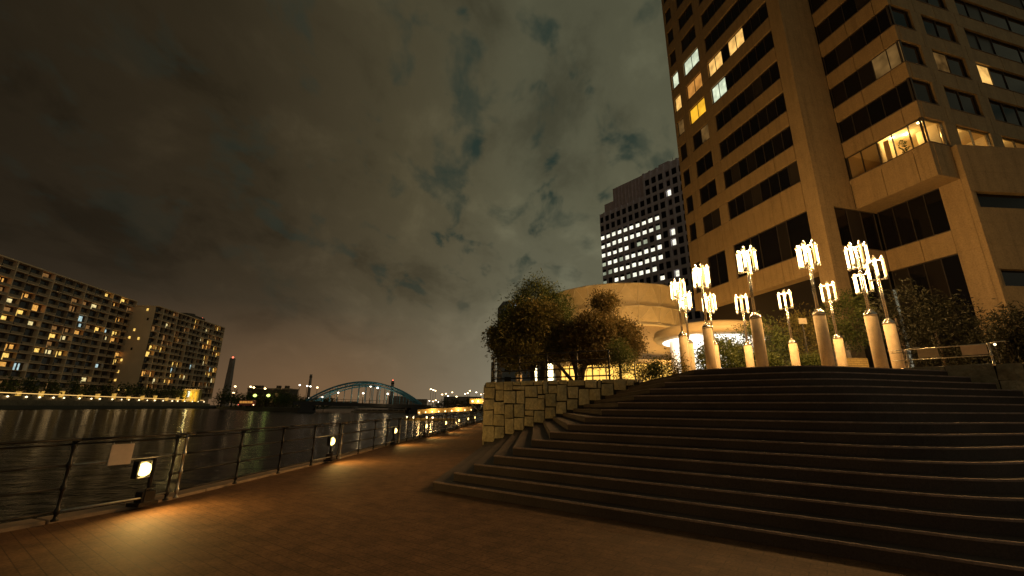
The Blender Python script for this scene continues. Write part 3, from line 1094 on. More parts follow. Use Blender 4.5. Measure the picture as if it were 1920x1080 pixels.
# round entrance canopy, white light underneath
ec = thing('entrance_canopy', 'round entrance canopy with white light under it and white columns left of the tower', 'canopy', (18.2, 38.6, 2.5))
M['canopy'] = material('canopy_edge', (.60, .47, .28), .5, noise=(1, .08))
M['white_col'] = material('white_column', (.82, .78, .70), .5)
M['canopy_light'] = emitter('canopy_light', (1.0, .93, .80), 2.4)
MB().lathe([(4.3, 5.0), (4.85, 5.1), (5.05, 5.35), (4.9, 5.9), (3.6, 6.3), (.1, 6.6)], 48).build('canopy_roof', M['canopy'], ec, smooth=True)
MB().lathe([(4.25, 4.95), (4.25, 4.99)], 40).build('light_panel', M['canopy_light'], ec)
for a in range(6):
    x, y = 3.7 * math.cos(a * 1.047 + .1), 3.7 * math.sin(a * 1.047 + .1)
    MB().lathe([(.3, 0), (.3, 4.94)], 14, (x, y, 0)).build('column', M['white_col'], ec, smooth=True)
m_ = MB()
m_.lathe([(1.7, 0), (1.7, 4.9)], 20)
m_.build('lit_lobby', M['canopy_light'], ec)
point_light('canopy_lamp', ec, (-2.6, -2.4, 4.3), 260, (1, .9, .72), .3)


# =================================================================== TREES AND SHRUBS
def leaf_mesh(name, blobs, n, size, mat, aspect=.45, droop=0.0, clump=15):
    """leaves in sprays spread through ellipsoid blobs (cx,cy,cz,rx,ry,rz)"""
    vol = np.array([b_[3] * b_[4] * b_[5] for b_ in blobs]) ** .75
    vol = vol / vol.sum()
    V, = [[]]
    Vs = []
    for b_, w_ in zip(blobs, vol):
        k = max(1, int(n * w_ / clump))
        d = rng.normal(size=(k, 3))
        d /= np.linalg.norm(d, axis=1)[:, None]
        r_ = rng.uniform(.35, 1.0, size=(k, 1)) ** .5
        r_ *= (1 + .16 * np.sin(5 * d[:, :1] + 3 * d[:, 1:2] * 2) + rng.normal(size=(k, 1)) * .07)
        cc = np.array(b_[:3]) + d * r_ * np.array(b_[3:6])
        c_ = np.repeat(cc, clump, axis=0) + rng.normal(size=(k * clump, 3)) * size * 1.25
        m_ = len(c_)
        ax = np.repeat(d, clump, axis=0) * .8 + rng.normal(size=(m_, 3)) * .7
        ax[:, 2] -= droop
        ax /= np.linalg.norm(ax, axis=1)[:, None]
        bx = np.cross(ax, rng.normal(size=(m_, 3)))
        bx /= np.linalg.norm(bx, axis=1)[:, None]
        s = size * rng.uniform(.6, 1.4, size=(m_, 1))
        q = np.stack([c_ - ax * s * .5, c_ + bx * s * aspect * .5, c_ + ax * s * .5, c_ - bx * s * aspect * .5], axis=1)
        Vs.append(q.reshape(-1, 3))
    V = np.concatenate(Vs)
    nf = len(V) // 4
    me = bpy.data.meshes.new(name)
    me.vertices.add(len(V))
    me.vertices.foreach_set('co', V.astype(np.float32).ravel())
    me.loops.add(nf * 4)
    me.loops.foreach_set('vertex_index', np.arange(nf * 4, dtype=np.int32))
    me.polygons.add(nf)
    me.polygons.foreach_set('loop_start', np.arange(0, nf * 4, 4, dtype=np.int32))
    me.polygons.foreach_set('loop_total', np.full(nf, 4, dtype=np.int32))
    me.materials.append(mat)
    me.update(calc_edges=True)
    me.validate()
    return me


def tree(name, label, cat, base, trunks, blobs, n, size, mat, aspect=.45, group=None, droop=0.0):
    o = thing(name, label, cat, base, 0, group)
    for tr in trunks:
        MB().tube(tr[0], tr[1], 8).build('trunk', M['bark'], o, smooth=True)
    if len(blobs):
        link('crown', leaf_mesh('crown', blobs, n, size, mat, aspect, droop), o)
    return o


def blob_px(x, y, D, wpx, hpx, base, depth=None):
    """an ellipsoid of foliage that stands D metres away and spans the given pixels"""
    c_ = at_depth(x, y, D)
    rx, rz = wpx / 830 * D / 2, hpx / 800 * D / 2
    return (c_.x - base[0], c_.y - base[1], c_.z - base[2], rx, depth or rx * .9, rz)


def base_px(x, D, z):
    p = at_depth(x, 700, D)
    return (p.x, D, z)


# dome tree at the wall corner
b0 = base_px(1008, 26.0, ZP - .05)
tree('dome_tree', 'broad rounded evergreen tree with twin trunks at the left corner of the stone wall', 'tree', b0,
     [([(-.25, 0, 0), (-.3, .1, 1.2), (-.6, .1, 2.4), (-1.1, 0, 3.4)], [.17, .14, .1, .05]), ([(.35, .2, 0), (.35, .2, 1.3), (.6, .1, 2.6), (1.0, 0, 3.6)], [.24, .2, .14, .06]),
      ([(-.3, .1, 1.2), (.1, .2, 2.4), (.2, .1, 3.9)], [.12, .09, .05])],
     [blob_px(1005, 615, 26, 105, 92, b0), blob_px(955, 640, 26, 75, 62, b0), blob_px(1045, 640, 26, 70, 70, b0), blob_px(985, 665, 25.5, 100, 42, b0), blob_px(935, 630, 26, 34, 26, b0)],
     46000, .18, M['leaf_a'])
b1 = base_px(1020, 30.5, ZP - .05)
tree('feathery_tree', 'tall feathery dark tree rising behind the rounded tree', 'tree', b1,
     [([(0, 0, 0), (.1, 0, 2.5), (-.2, 0, 5), (0, 0, 7.4)], [.2, .17, .11, .04])],
     [blob_px(1005, 560, 30.5, 78, 76, b1), blob_px(975, 590, 30.5, 66, 80, b1), blob_px(1040, 585, 30.5, 72, 72, b1), blob_px(1052, 612, 30.5, 60, 40, b1), blob_px(955, 605, 30.5, 38, 50, b1)],
     17000, .23, M['leaf_c'], .24)
b2 = base_px(1082, 24.5, ZP - .05)
tree('cloud_pruned_pine', 'clipped pine with spreading trunks and a round tuft on top beside the stairs', 'tree', b2,
     [([(0, 0, 0), (.05, 0, .9), (-.25, 0, 2.0), (-.9, 0, 3.2)], [.24, .19, .12, .05]), ([(.1, 0, .1), (.35, .1, 1.2), (.9, .1, 2.2), (1.9, 0, 3.0)], [.2, .15, .1, .05]),
      ([(.3, 0, .9), (.55, 0, 2.2), (1.2, 0, 4.0)], [.12, .1, .05]), ([(-.05, 0, .3), (-.9, -.1, 1.3), (-1.7, 0, 2.0)], [.12, .08, .04]),
      ([(.6, 0, 1.5), (1.1, 0, 1.9), (1.7, 0, 1.95)], [.08, .06, .03])],
     [blob_px(1120, 625, 24.5, 105, 66, b2), blob_px(1092, 648, 24.5, 62, 60, b2), blob_px(1165, 630, 24.5, 70, 58, b2), blob_px(1133, 567, 24.5, 50, 30, b2), blob_px(1134, 588, 24.5, 26, 22, b2), blob_px(1100, 605, 24.5, 40, 30, b2),
      blob_px(1182, 650, 24.2, 48, 30, b2), blob_px(1120, 665, 24.2, 90, 28, b2)],
     52000, .16, M['leaf_b'], .34)
b3 = base_px(1163, 22.5, ZP - .05)
tree('conifer_shrub', 'narrow conifer growing by the railing right of the clipped pine', 'tree', b3,
     [([(0, 0, 0), (.02, 0, 1.0), (-.05, 0, 2.2)], [.09, .07, .03])],
     [blob_px(1165, 680, 22.5, 36, 66, b3), blob_px(1178, 672, 22.5, 40, 22, b3), blob_px(1160, 655, 22.5, 34, 40, b3)], 3600, .12, M['leaf_c'], .3)
for k, (x, y, w_, h_, D, mk, lab) in enumerate((
        (1228, 692, 20, 30, 19.5, 'leaf_d', 'small bright green shrub at the top left end of the stairs'),
        (1203, 695, 36, 34, 21.0, 'leaf_a', 'low loose shrub under the railing beside the conifer'),
        (1262, 688, 46, 42, 19.0, 'leaf_a', 'grassy shrub left of the first cluster lamp'))):
    bb = base_px(x, D, ZP - .03)
    tree('shrub', lab, 'shrub', bb, [([(0, 0, 0), (.02, 0, .5)], [.03, .015])], [blob_px(x, y, D, w_, h_, bb), blob_px(x + w_ * .2, y + h_ * .2, D, w_ * .7, h_ * .6, bb)], 1500, .12, M[mk], .3)

# trees between the lamps and the tower
for k, (x, y, w_, h_, D, mk, lab) in enumerate((
        (1345, 668, 80, 66, 28.5, 'leaf_c', 'dark bush between the two leftmost cluster lamps'),
        (1425, 650, 110, 110, 31.0, 'leaf_c', 'dark bushy tree behind the third cluster lamp'),
        (1500, 645, 100, 130, 31.5, 'leaf_a', 'bushy tree rising in the middle of the lamp ring'),
        (1590, 600, 100, 110, 30.0, 'leaf_c', 'green tree with a bare trunk behind the right hand lamps'),
        (1420, 685, 90, 40, 28.6, 'leaf_c', 'low dark hedge bush behind the short looking lamp'),
        (1525, 690, 60, 40, 28.6, 'leaf_c', 'low bush left of the lit brick wall'))):
    bb = base_px(x, D, ZP - .03)
    top_z = blob_px(x, y, D, w_, h_, bb)[2]
    tree('bushy_tree', lab, 'tree', bb, [([(0, 0, 0), (.05, 0, top_z * .5), (-.05, 0, top_z)], [.14, .1, .05])],
         [blob_px(x, y, D, w_, h_ * .9, bb), blob_px(x - w_ * .25, y + h_ * .2, D, w_ * .6, h_ * .6, bb), blob_px(x + w_ * .27, y + h_ * .15, D - .3, w_ * .6, h_ * .65, bb),
          blob_px(x + w_ * .05, y - h_ * .3, D, w_ * .6, h_ * .45, bb)], 6500, .17, M[mk], .4, group='trees behind the lamp ring')
for k, (x, y, w_, h_, D, lab) in enumerate((
        (1705, 590, 120, 110, 23.5, 'dark weeping tree right of the last cluster lamp'),
        (1775, 620, 130, 130, 22.5, 'dark tree in front of the tower pier'),
        (1905, 630, 70, 110, 19.5, 'dark tree at the right edge behind the parapet'),
        (1850, 665, 90, 70, 21.5, 'dark shrub behind the upper railing'))):
    bb = base_px(x, D, ZP - .03)
    top_z = blob_px(x, y, D, w_, h_, bb)[2]
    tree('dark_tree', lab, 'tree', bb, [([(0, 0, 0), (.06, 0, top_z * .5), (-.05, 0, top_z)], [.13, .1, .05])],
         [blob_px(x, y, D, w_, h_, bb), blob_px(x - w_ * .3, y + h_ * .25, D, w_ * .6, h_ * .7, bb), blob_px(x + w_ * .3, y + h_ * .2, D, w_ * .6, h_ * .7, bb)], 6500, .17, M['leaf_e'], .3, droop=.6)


# =================================================================== CLUSTER LAMPS
def make_cluster_lamp(label):
    o = thing('cluster_lamp', label, 'street lamp', (0, 0, ZP), 0, 'ring of cluster lamps on the plaza')
    col_h = 3.0
    MB().lathe([(.23, 0), (.225, col_h - .12), (.21, col_h - .1)], 24).build('column', M['column'], o, smooth=True)
    MB().lathe([(.235, col_h - .1), (.235, col_h - .03), (.2, col_h + .03), (.1, col_h + .16), (.06, col_h + .2)], 24).build('collar', M['steel'], o, smooth=True)
    pl = MB()
    for dx, dy in ((.04, 0), (-.02, .035), (-.02, -.035)):
        pl.tube([(dx, dy, col_h + .1), (dx, dy, 6.0)], .027, 8)
    pl.build('pole', M['steel'], o, smooth=True)
    hb = MB()
    R0 = .35
    for zz in (5.05, 5.98):
        for k in range(6):
            a = k * math.pi / 3
            hb.tube([(0, 0, zz), (R0 * math.cos(a), R0 * math.sin(a), zz)], .014, 6)
        hb.lathe([(.05, -.03), (.05, .03)], 10, (0, 0, zz))
    hb.tube([(0, 0, 5.05), (0, 0, 5.98)], .02, 6)
    hd = hb.build('head_frame', M['steel'], o)
    for k in range(6):
        a = k * math.pi / 3
        x, y = R0 * math.cos(a), R0 * math.sin(a)
        top_ = random.choice((0, .1))
        lt = MB()
        lt.lathe([(.047, 5.18 - top_), (.047, 5.98 - top_)], 10, (x, y, 0))
        lt.build('lamp_tube', M['tube'] if k != 4 else M['tube_glass'], o, smooth=True)
        MB().lathe([(.075, 5.98 - top_), (.085, 6.0 - top_), (.085, 6.05 - top_), (.03, 6.1 - top_), (.035, 6.16 - top_)], 10, (x, y, 0)).build('tube_cap', M['cap'], o, smooth=True)
        MB().lathe([(.03, 5.05 - top_), (.065, 5.09 - top_), (.065, 5.18 - top_)], 10, (x, y, 0)).build('tube_base', M['cap'], o, smooth=True)
    lamp = point_light('lamp_light', o, (0, 0, 6.34), PW_CLUSTER, (1, .545, .175), .13)
    return o


CL = [((9.42, 23.32), 'cluster lamp nearest the round hall, a second lamp close behind it'),
      ((9.62, 20.74), 'second tall cluster lamp from the left, standing before the tower corner'),
      ((10.64, 18.27), 'tall cluster lamp third from the left in the front half of the ring'),
      ((12.90, 17.53), 'tallest looking cluster lamp in the middle of the ring before the pilaster'),
      ((15.08, 17.56), 'tall cluster lamp second from the right with another head behind it'),
      ((17.37, 19.33), 'rightmost cluster lamp beside the railing with two plates'),
      ((10.78, 25.83), 'low looking cluster lamp tucked behind the leftmost one'),
      ((12.56, 26.40), 'low looking cluster lamp tucked behind the second tall one'),
      ((14.70, 26.52), 'smaller looking cluster lamp just left of the third tall one'),
      ((16.85, 25.50), 'smaller looking cluster lamp standing alone before the bushes'),
      ((18.17, 23.62), 'smaller looking cluster lamp in front of the lit brick wall'),
      ((18.55, 21.60), 'cluster lamp hidden behind the tall second lamp from the right')]
proto = None
for k, ((x, y), lab) in enumerate(CL):
    rz = random.uniform(0, 1.0)
    if proto is None:
        proto = make_cluster_lamp(lab)
        proto.location = (x, y, ZP)
        proto.rotation_euler = (0, 0, rz)
    else:
        copy_tree(proto, (x, y, ZP), rz, lab)
# a lone one far back by the trees
pb = at_depth(973, 700, 31.0)
copy_tree(proto, (pb.x, pb.y, ZP - 1.6), .4, 'lone slim lamp shining through the rounded tree on the terrace')

# lit brick wall and a small sign in the planting
M['brick'] = material('lit_brick', (.42, .31, .12), .85, noise=(8, .2))
t = M['brick'].node_tree
c = N(t, 'ShaderNodeTexCoord')
br = N(t, 'ShaderNodeTexBrick', i_Scale=1.0)
br.inputs['Brick Width'].default_value = .42
br.inputs['Row Height'].default_value = .14
br.inputs['Mortar Size'].default_value = .012
br.inputs['Color1'].default_value = (.44, .33, .13, 1)
br.inputs['Color2'].default_value = (.37, .27, .11, 1)
br.inputs['Mortar'].default_value = (.16, .11, .05, 1)
mpn = N(t, 'ShaderNodeMapping')
mpn.inputs['Rotation'].default_value = (rad(90), 0, 0)
t.links.new(c.outputs['Object'], mpn.inputs[0])
t.links.new(mpn.outputs[0], br.inputs['Vector'])
t.links.new(br.outputs[0], t.nodes['Principled BSDF'].inputs['Base Color'])
p = at_depth(1606, 690, 29)
m_ = MB()
m_.box(-.75, .75, -.15, .15, -.1, 2.45)
m_.build('brick_wall', M['brick'], None, loc=(p.x, p.y, ZP), label='short yellow brick wall lit between two lamp columns', cat='wall')
p = at_depth(1505, 602, 29.2)
sg = thing('sign_board', 'small blank tan sign board among the bushes', 'sign', (p.x, p.y, ZP))
m_ = MB()
m_.box(-.27, .27, -.03, .03, p.z - ZP - .2, p.z - ZP + .2)
m_.build('board', M['plate2'], sg)
MB().tube([(0, .06, 0), (0, .06, p.z - ZP)], .04, 8).build('pole', M['rail'], sg)


# =================================================================== RAILINGS
def post_mesh(h, r=.020, rails=(.12, .42, .72)):
    prof = [(r * 2.2, 0), (r * 2.2, .02), (r * 1.25, .03)]
    for z_ in rails:
        prof += [(r, z_ - .045), (r * 1.7, z_ - .03), (r * 1.7, z_ + .03), (r, z_ + .045)]
    prof += [(r, h - .08), (r * 1.5, h - .05), (r * 1.6, h), (r * .8, h + .02)]
    return MB().lathe(prof, 10)


prl = thing('river_railing', 'dark metal pipe railing running along the river edge of the promenade', 'railing')
pl3 = [Vector((x, y, 0)) for x, y in PATH]
cum = [0.0]
for a, b_ in zip(pl3[:-1], pl3[1:]):
    cum.append(cum[-1] + (b_ - a).length)


def along(s):
    s = min(max(s, 0), cum[-1])
    for i in range(len(cum) - 1):
        if s <= cum[i + 1]:
            f_ = (s - cum[i]) / (cum[i + 1] - cum[i])
            d = (pl3[i + 1] - pl3[i]).normalized()
            return pl3[i].lerp(pl3[i + 1], f_), d
    return pl3[-1], d


S_L = [cum[3 + k] for k in range(len(LAMPS))]
posts = []
bays = []
for k, s0 in enumerate(S_L):
    nxt = S_L[k + 1] if k + 1 < len(S_L) else s0 + 5.3
    posts += [(s0 - 1.02, 0), (s0 + .46, 0), (s0 + .66, 1)]
    gap = (nxt - 1.02) - (s0 + .66)
    nseg = 3
    for q in range(1, nseg):
        posts.append((s0 + .66 + gap * q / nseg, 0))
posts += [(S_L[0] - 1.02 - 1.55 * q, 0) for q in range(1, 5)]
posts += [(S_L[-1] + 5.3 + 1.6 * q, 0) for q in range(0, 4)]
posts.sort()
pm = [post_mesh(1.0).mesh('post', M['rail'], True), post_mesh(1.0, .019).mesh('post', M['rail_grey'], True)]  # paler post beside each lamp: lamp light put into the colour
for s, kind in posts:
    p, d = along(s)
    o = link('post', pm[kind], prl, (p.x, p.y, .045))
    n_ = Vector((d.y, -d.x, 0))
    br_ = MB().tube([p + Vector((0, 0, 1.03)), p + n_ * .07 + Vector((0, 0, 1.09)), p + n_ * .14 + Vector((0, 0, 1.10))], .016, 6)
    br_.tube([p + n_ * .02 + Vector((0, 0, 1.06)), p - n_ * .05 + Vector((0, 0, 1.09))], .02, 6)
    br_.build('bracket', M['rail_grey'] if kind else M['rail'], prl, smooth=True)
for q in range(len(posts) - 1):
    s0, s1 = posts[q][0], posts[q + 1][0]
    if s1 - s0 < .35:
        zs_ = (1.0, .72, .42)
    else:
        zs_ = (1.0, .72, .42, .12)
    ps = [along(s0 + (s1 - s0) * f_)[0] for f_ in (0, .33, .67, 1)]
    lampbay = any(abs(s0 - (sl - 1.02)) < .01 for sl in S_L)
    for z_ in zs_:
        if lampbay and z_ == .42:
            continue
        MB().tube([p + Vector((0, 0, z_ + .045)) for p in ps], .0135 if z_ != .12 else .016, 8).build('rail', M['rail_grey'] if (lampbay and z_ in (.12, .72)) else M['rail'], prl, smooth=True)  # lamp-bay rails paler too, lamp light in their colour
    hp = []
    for f_ in (0, .33, .67, 1):
        p, d = along(s0 + (s1 - s0) * f_)
        hp.append(p + Vector((d.y, -d.x, 0)) * .14 + Vector((0, 0, 1.115)))
    MB().tube(hp, .018, 8).build('handrail', M['rail'], prl, smooth=True)


def make_rail_lamp(label):
    """local x points inland, y along the railing"""
    o = thing('railing_lamp', label, 'lamp', (0, 0, 0), 0, 'lamps in the river railing')
    m_ = MB()
    m_.box(-.06, .03, -.105, .105, .42, .44)
    m_.box(-.06, .03, -.105, .105, .66, .68)
    m_.box(-.06, .03, -.105, -.09, .44, .66)
    m_.box(-.06, .03, .09, .105, .44, .66)
    m_.box(-.075, -.06, -.105, .105, .42, .68)
    m_.build('housing', M['rail'], o)
    gl_ = MB()
    gl_.box(-.05, .12, -.086, .086, .445, .655)
    g_ = gl_.build('lamp_glass', M['raillamp'], o)
    bevel(g_, .085, 4)
    g_.data.polygons.foreach_set('use_smooth', [True] * 6)
    fr = MB()
    fr.tube([(.045, -.098, .43), (.045, .098, .43), (.045, .098, .67), (.045, -.098, .67), (.045, -.098, .43)], .012, 6)
    fr.build('frame', M['rail_grey'], o)
    pd = MB()
    pd.tube([(-.03, .2, .02), (-.03, .2, .72)], .03, 8)
    pd.box(-.14, .10, -.02, .30, 0.0, .05)
    pd.box(-.10, .04, .06, .28, .05, .2)
    pd.tube([(.04, .1, .03), (.04, .1, .24), (.02, .26, .26)], .018, 6)
    pd.build('pedestal', M['rail'], o, smooth=False)
    l = bpy.data.lights.new('lamp_light', 'AREA')
    l.shape = 'RECTANGLE'
    l.size, l.size_y = .22, .26
    l.energy = PW_RAIL
    l.color = (1, .60, .16)
    l.spread = rad(178)
    lo = bpy.data.objects.new('lamp_light', l)
    COL.objects.link(lo)
    lo.parent = o
    lo.location = (.15, 0, .55)
    lo.rotation_euler = (0, rad(-90 + 6), 0)
    return o


names = ['nearest', 'second', 'third', 'fourth', 'fifth', 'sixth', 'seventh', 'farthest']
lp = None
for k, (x, y) in enumerate(LAMPS):
    p, d = along(S_L[k] - .08)
    rz = math.atan2(-d.x, d.y)          # local y follows the railing, local x points inland
    lab = '%s glowing yellow box lamp set low in the river railing%s' % (names[k], ', below the blank plate' if k == 0 else ', counted away from the viewer')
    # the housings are turned a little to the walkway
    if lp is None:
        lp = make_rail_lamp(lab)
        lp.location = (p.x, p.y, .05)
        lp.rotation_euler = (0, 0, rz + .22)
    else:
        copy_tree(lp, (p.x, p.y, .05), rz + .22, lab)

# blank plate hung on the first bay
p, d = along(S_L[0] - .44)
pt = thing('notice_plate', 'blank pale square plate hung on the river railing above the nearest lamp', 'plate', (p.x, p.y, .045), math.atan2(d.y, d.x))
m_ = MB()
m_.box(-.15, .15, -.045, -.032, .66, .965)
bevel(m_.build('panel', M['plate'], pt), .006)
for sx in (-.11, .11):
    MB().tube([(sx, -.03, .95), (sx, 0, 1.0)], .008, 6).build('clip', M['rail_grey'], pt)


def straight_rail(name, label, a, b_, zb, h, nposts, levels, mat, arm=0.0, r=.018):
    o = thing(name, label, 'railing')
    a, b_ = Vector(a), Vector(b_)
    d = (b_ - a).normalized()
    n_ = Vector((d.y, -d.x))
    for k in range(nposts):
        p = a.lerp(b_, k / (nposts - 1))
        post_mesh(h, r * 1.33, levels).build('post', M['rail_grey'] if mat == 'rail_grey' else M['rail'], o, smooth=True, loc=(p.x, p.y, zb))
        if arm:
            q = p - n_ * arm if n_.y > 0 else p + n_ * arm
            MB().tube([(p.x, p.y, zb + h), (p.x + d.x * .15, p.y + d.y * .15, zb + h + .04), (p.x + d.x * .38, p.y + d.y * .38, zb + h + .045)], .018, 6).build('bracket', M[mat], o, smooth=True)
    for lv in list(levels) + [h]:
        MB().tube([(a.x, a.y, zb + lv), (b_.x, b_.y, zb + lv)], r, 8).build('rail', M[mat], o, smooth=True)
    return o


# railing on top of the left stone wall
n_in = -wn
ra = WA + n_in * .25 + wd * .3
rb = WA + n_in * .25 + wd * (LW - 1.2)
straight_rail('terrace_railing', 'dark pipe railing on top of the stone wall under the trees', ra, rb, 2.62, 1.2, 5, (.22, .54, .87), 'rail', .1, .027)
# ornate corner panel
oc = thing('corner_balustrade', 'curved dark balustrade of close bars at the wall corner', 'balustrade', (WA.x + .2, WA.y + .3, 2.62))
for k in range(13):
    a = math.pi * (.62 + .62 * k / 12)
    x, y = .75 + .72 * math.cos(a), .85 + .72 * math.sin(a) * 1.2
    MB().tube([(x, y, 0), (x, y, 1.05)], .014, 6).build('bar', M['rail'], oc, smooth=True)
m_ = MB()
for z_ in (.05, .4, .75, 1.05):
    pts = []
    for k in range(13):
        a = math.pi * (.62 + .62 * k / 12)
        pts.append((.75 + .72 * math.cos(a), .85 + .72 * math.sin(a) * 1.2, z_))
    m_.tube(pts, .022, 6)
m_.build('rail', M['rail'], oc, smooth=True)

# right hand railing with two plates
qa, qb = at_depth(1706, 690, 15.2), at_depth(1863, 680, 13.6)
rr2 = straight_rail('plaza_railing', 'thin grey pipe railing with two plates on the parapet right of the lamps', (qa.x, qa.y), (qb.x, qb.y), 2.58, 1.1, 2, (.18, .46, .74), 'rail_grey', .12)
ddir = (Vector((qb.x, qb.y)) - Vector((qa.x, qa.y)))
for f_, w_, lab, mt in ((.28, .52, 'dull greenish plate on the plaza railing, the left one', 'plate2'), (.83, .58, 'tan plate on the plaza railing, the right one near the end post', 'plate')):
    p = Vector((qa.x, qa.y)).lerp(Vector((qb.x, qb.y)), f_)
    m_ = MB()
    m_.box(-w_ / 2, w_ / 2, -.05, -.035, .78, 1.08)
    m_.build('railing_plate', M[mt], None, loc=(p.x, p.y, 2.58), rot=(0, 0, math.atan2(ddir.y, ddir.x)), label=lab, cat='plate')
# stub rails that reach to the lamp column
m_ = MB()
dn = ddir.normalized()
for z_ in (.18, .46, .74, 1.02, 1.1):
    m_.tube([(qa.x, qa.y, 2.58 + z_), (qa.x - dn.x * .42, qa.y - dn.y * .42, 2.58 + z_)], .018, 6)
m_.build('stub_rail', M['rail_grey'], rr2, smooth=True)
# tiny garden light in the right planting
gp = at_depth(1866, 648, 18)
gl_ = thing('garden_light', 'tiny white garden light glowing in the dark planting at right', 'lamp', (gp.x, gp.y, ZP))
M['garden'] = emitter('garden_light', (1, .8, .45), 3)
MB().tube([(0, 0, 0), (0, 0, gp.z - ZP)], .015, 6).build('stake', M['rail'], gl_)
MB().lathe([(.02, 0), (.045, .03), (.045, .07), (.02, .1)], 10, (0, 0, gp.z - ZP)).build('bulb', M['garden'], gl_)

# =================================================================== FAR LEFT BANK: apartment blocks
M['apt'] = material('apartment_wall', (.82, .58, .36), .85, noise=(.12, .12))
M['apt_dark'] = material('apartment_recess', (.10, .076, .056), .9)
M['apt_rail'] = material('apartment_parapet', (.46, .33, .21), .85, noise=(.15, .2))
M['apt_win'] = material('apartment_window', (.022, .018, .016), .2)
APT_LIT = [emitter('apartment_lit_gold', (1.0, .62, .14), 1.15, (.9, .45)), emitter('apartment_lit_amber', (1.0, .48, .10), .8, (.8, .45)),
           emitter('apartment_lit_pale', (1.0, .80, .36), .85, (.8, .4)), emitter('apartment_lit_cool', (.62, .85, .85), .7, (.8, .45)), emitter('apartment_lit_dim', (.62, .30, .09), .35, (.7, .5))]


def apartment(name, label, right_end, az_deg, length, depth, z0, z1, floors, bays_n, lit_p, seed, lit_known=()):
    """facade along local x (0 = far end), outward is local -y"""
    r_ = random.Random(seed)
    a = rad(az_deg)
    # direction from the far end back towards the viewer
    dirv = Vector((-math.sin(a), -math.cos(a)))
    o = thing(name, label, 'apartment block', (right_end[0], right_end[1], 0), math.atan2(dirv.y, dirv.x))
    fh = (z1 - z0) / floors
    side = 1          # river side in local y
    MB().box(0, length, -depth, 0, z0 - 6, z1).build('wall', M['apt'], o)
    MB().box(-.3, length + .3, -depth - .2, 2.1, z1 - .1, z1 + .55).build('roof', M['apt'], o)
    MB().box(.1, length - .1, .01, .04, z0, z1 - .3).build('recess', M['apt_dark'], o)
    bw = length / bays_n
    par = MB().box(.3, bw - .3, 1.8, 1.9, .16, 1.25).mesh('balcony_parapet', M['apt_rail'])
    for f_ in range(floors + 1):
        zz = z0 + f_ * fh
        if f_ < floors:
            MB().box(0, length, .05, 1.95, zz - .16, zz + .16).build('balcony_slab', M['apt'], o)
            for b_ in range(bays_n):
                if r_.random() < .9:
                    link('balcony_parapet', par, o, (b_ * bw, 0, zz))
    for b_ in range(0, bays_n + 1, 3):
        MB().box(b_ * bw - .22, b_ * bw + .22, .05, 2.05, z0, z1 - .1).build('party_fin', M['apt'], o)
    for b_ in range(bays_n):
        if b_ % 3 == 0:
            continue
        MB().box(b_ * bw - .1, b_ * bw + .1, .05, 1.6, z0, z1 - .2).build('party_fin', M['apt_rail'], o)
    for f_ in range(floors):
        for b_ in range(bays_n):
            zz = z0 + f_ * fh
            ww = bw * r_.uniform(.44, .60)
            xo = b_ * bw + bw * r_.choice((.18, .24, .3))
            lit = (r_.random() < lit_p) or (f_, b_) in lit_known
            mat = r_.choices(APT_LIT, (4, 2.4, 2.2, .9, 5.0))[0] if lit else M['apt_win']
            m_ = MB()
            n_s = 4
            for q in range(n_s):
                x0_ = xo + ww * q / n_s
                x1_ = xo + ww * (q + 1) / n_s - .12
                if lit and r_.random() < .18:
                    continue
                m_.box(x0_, x1_, .045, .12, zz + .3, zz + fh - .7)
            if not m_.v:
                m_.box(xo, xo + ww, .045, .12, zz + .5, zz + fh - .75)
            m_.build('window', mat, o)
    return o


KS = 1.5


def scl(x, y):
    return (x * KS, y * KS)


za0, za1 = (6.2 - 1.6) * KS + 1.6, (44.0 - 1.6) * KS + 1.6
apartment('apartment_block', 'long apartment slab at the far left with many lit balconies', scl(-162, 178), -8, 88 * KS, 12 * KS, za0, za1, 14, 20, .25, 3)
zb0, zb1 = (4.8 - 1.6) * KS + 1.6, (42.0 - 1.6) * KS + 1.6
bB = apartment('apartment_block', 'farther apartment slab with a blank stair end beside the gap and lit balconies', scl(-157.6, 230), -6, 52 * KS, 10.5 * KS, zb0, zb1, 14, 16, .34, 11)
# blank gable windows of the farther block (its near end)
r_ = random.Random(5)
for k, (fy, zz, lit) in enumerate(((-4.6, 60, 1), (-3.2, 54, 0), (-9.5, 47, 1), (-11.2, 42, 1), (-5.8, 41.5, 1), (-8.4, 35, 0), (-12.5, 28, 1), (-12.8, 21, 1), (-13.2, 16, 1), (-10.0, 10.5, 1), (-6.0, 10.2, 1))):
    m_ = MB()
    m_.box(52 * KS, 52 * KS + .1, fy - .55, fy + .55, zz - .8, zz + .8)
    m_.build('window', APT_LIT[0] if lit else M['apt_win'], bB)
m_ = MB()
m_.box(18, 40, -12, -4, zb1, zb1 + 4)
m_.lathe([(3, 0), (3, 1.2)], 12, (30, -8, zb1 + 4))
m_.build('roof_plant', M['apt_dark'], bB)
M['beacon'] = emitter('red_beacon', (1, .16, .08), 3)
M['spark'] = emitter('street_light_glow', (1.0, .66, .30), 11)
M['spark_w'] = emitter('street_light_white', (1.0, .86, .66), 6)
M['spark_g'] = emitter('lit_tree_lamp', (.75, .95, .18), 3)
MB().lathe([(.1, 0), (.45, .4), (.1, .8)], 8, (18.2, -6, zb1 + 4)).build('beacon', M['beacon'], bB)

# levee wall, lit handrail and lamps along the far bank
lev_pts = [at_depth(-300, 760, 112).xy + Vector((0, 0)), at_depth(0, 760, 166).xy, at_depth(200, 760, 216).xy, at_depth(395, 760, 300).xy]
lv = thing('levee_wall', 'long brown concrete levee wall along the far left bank', 'wall')


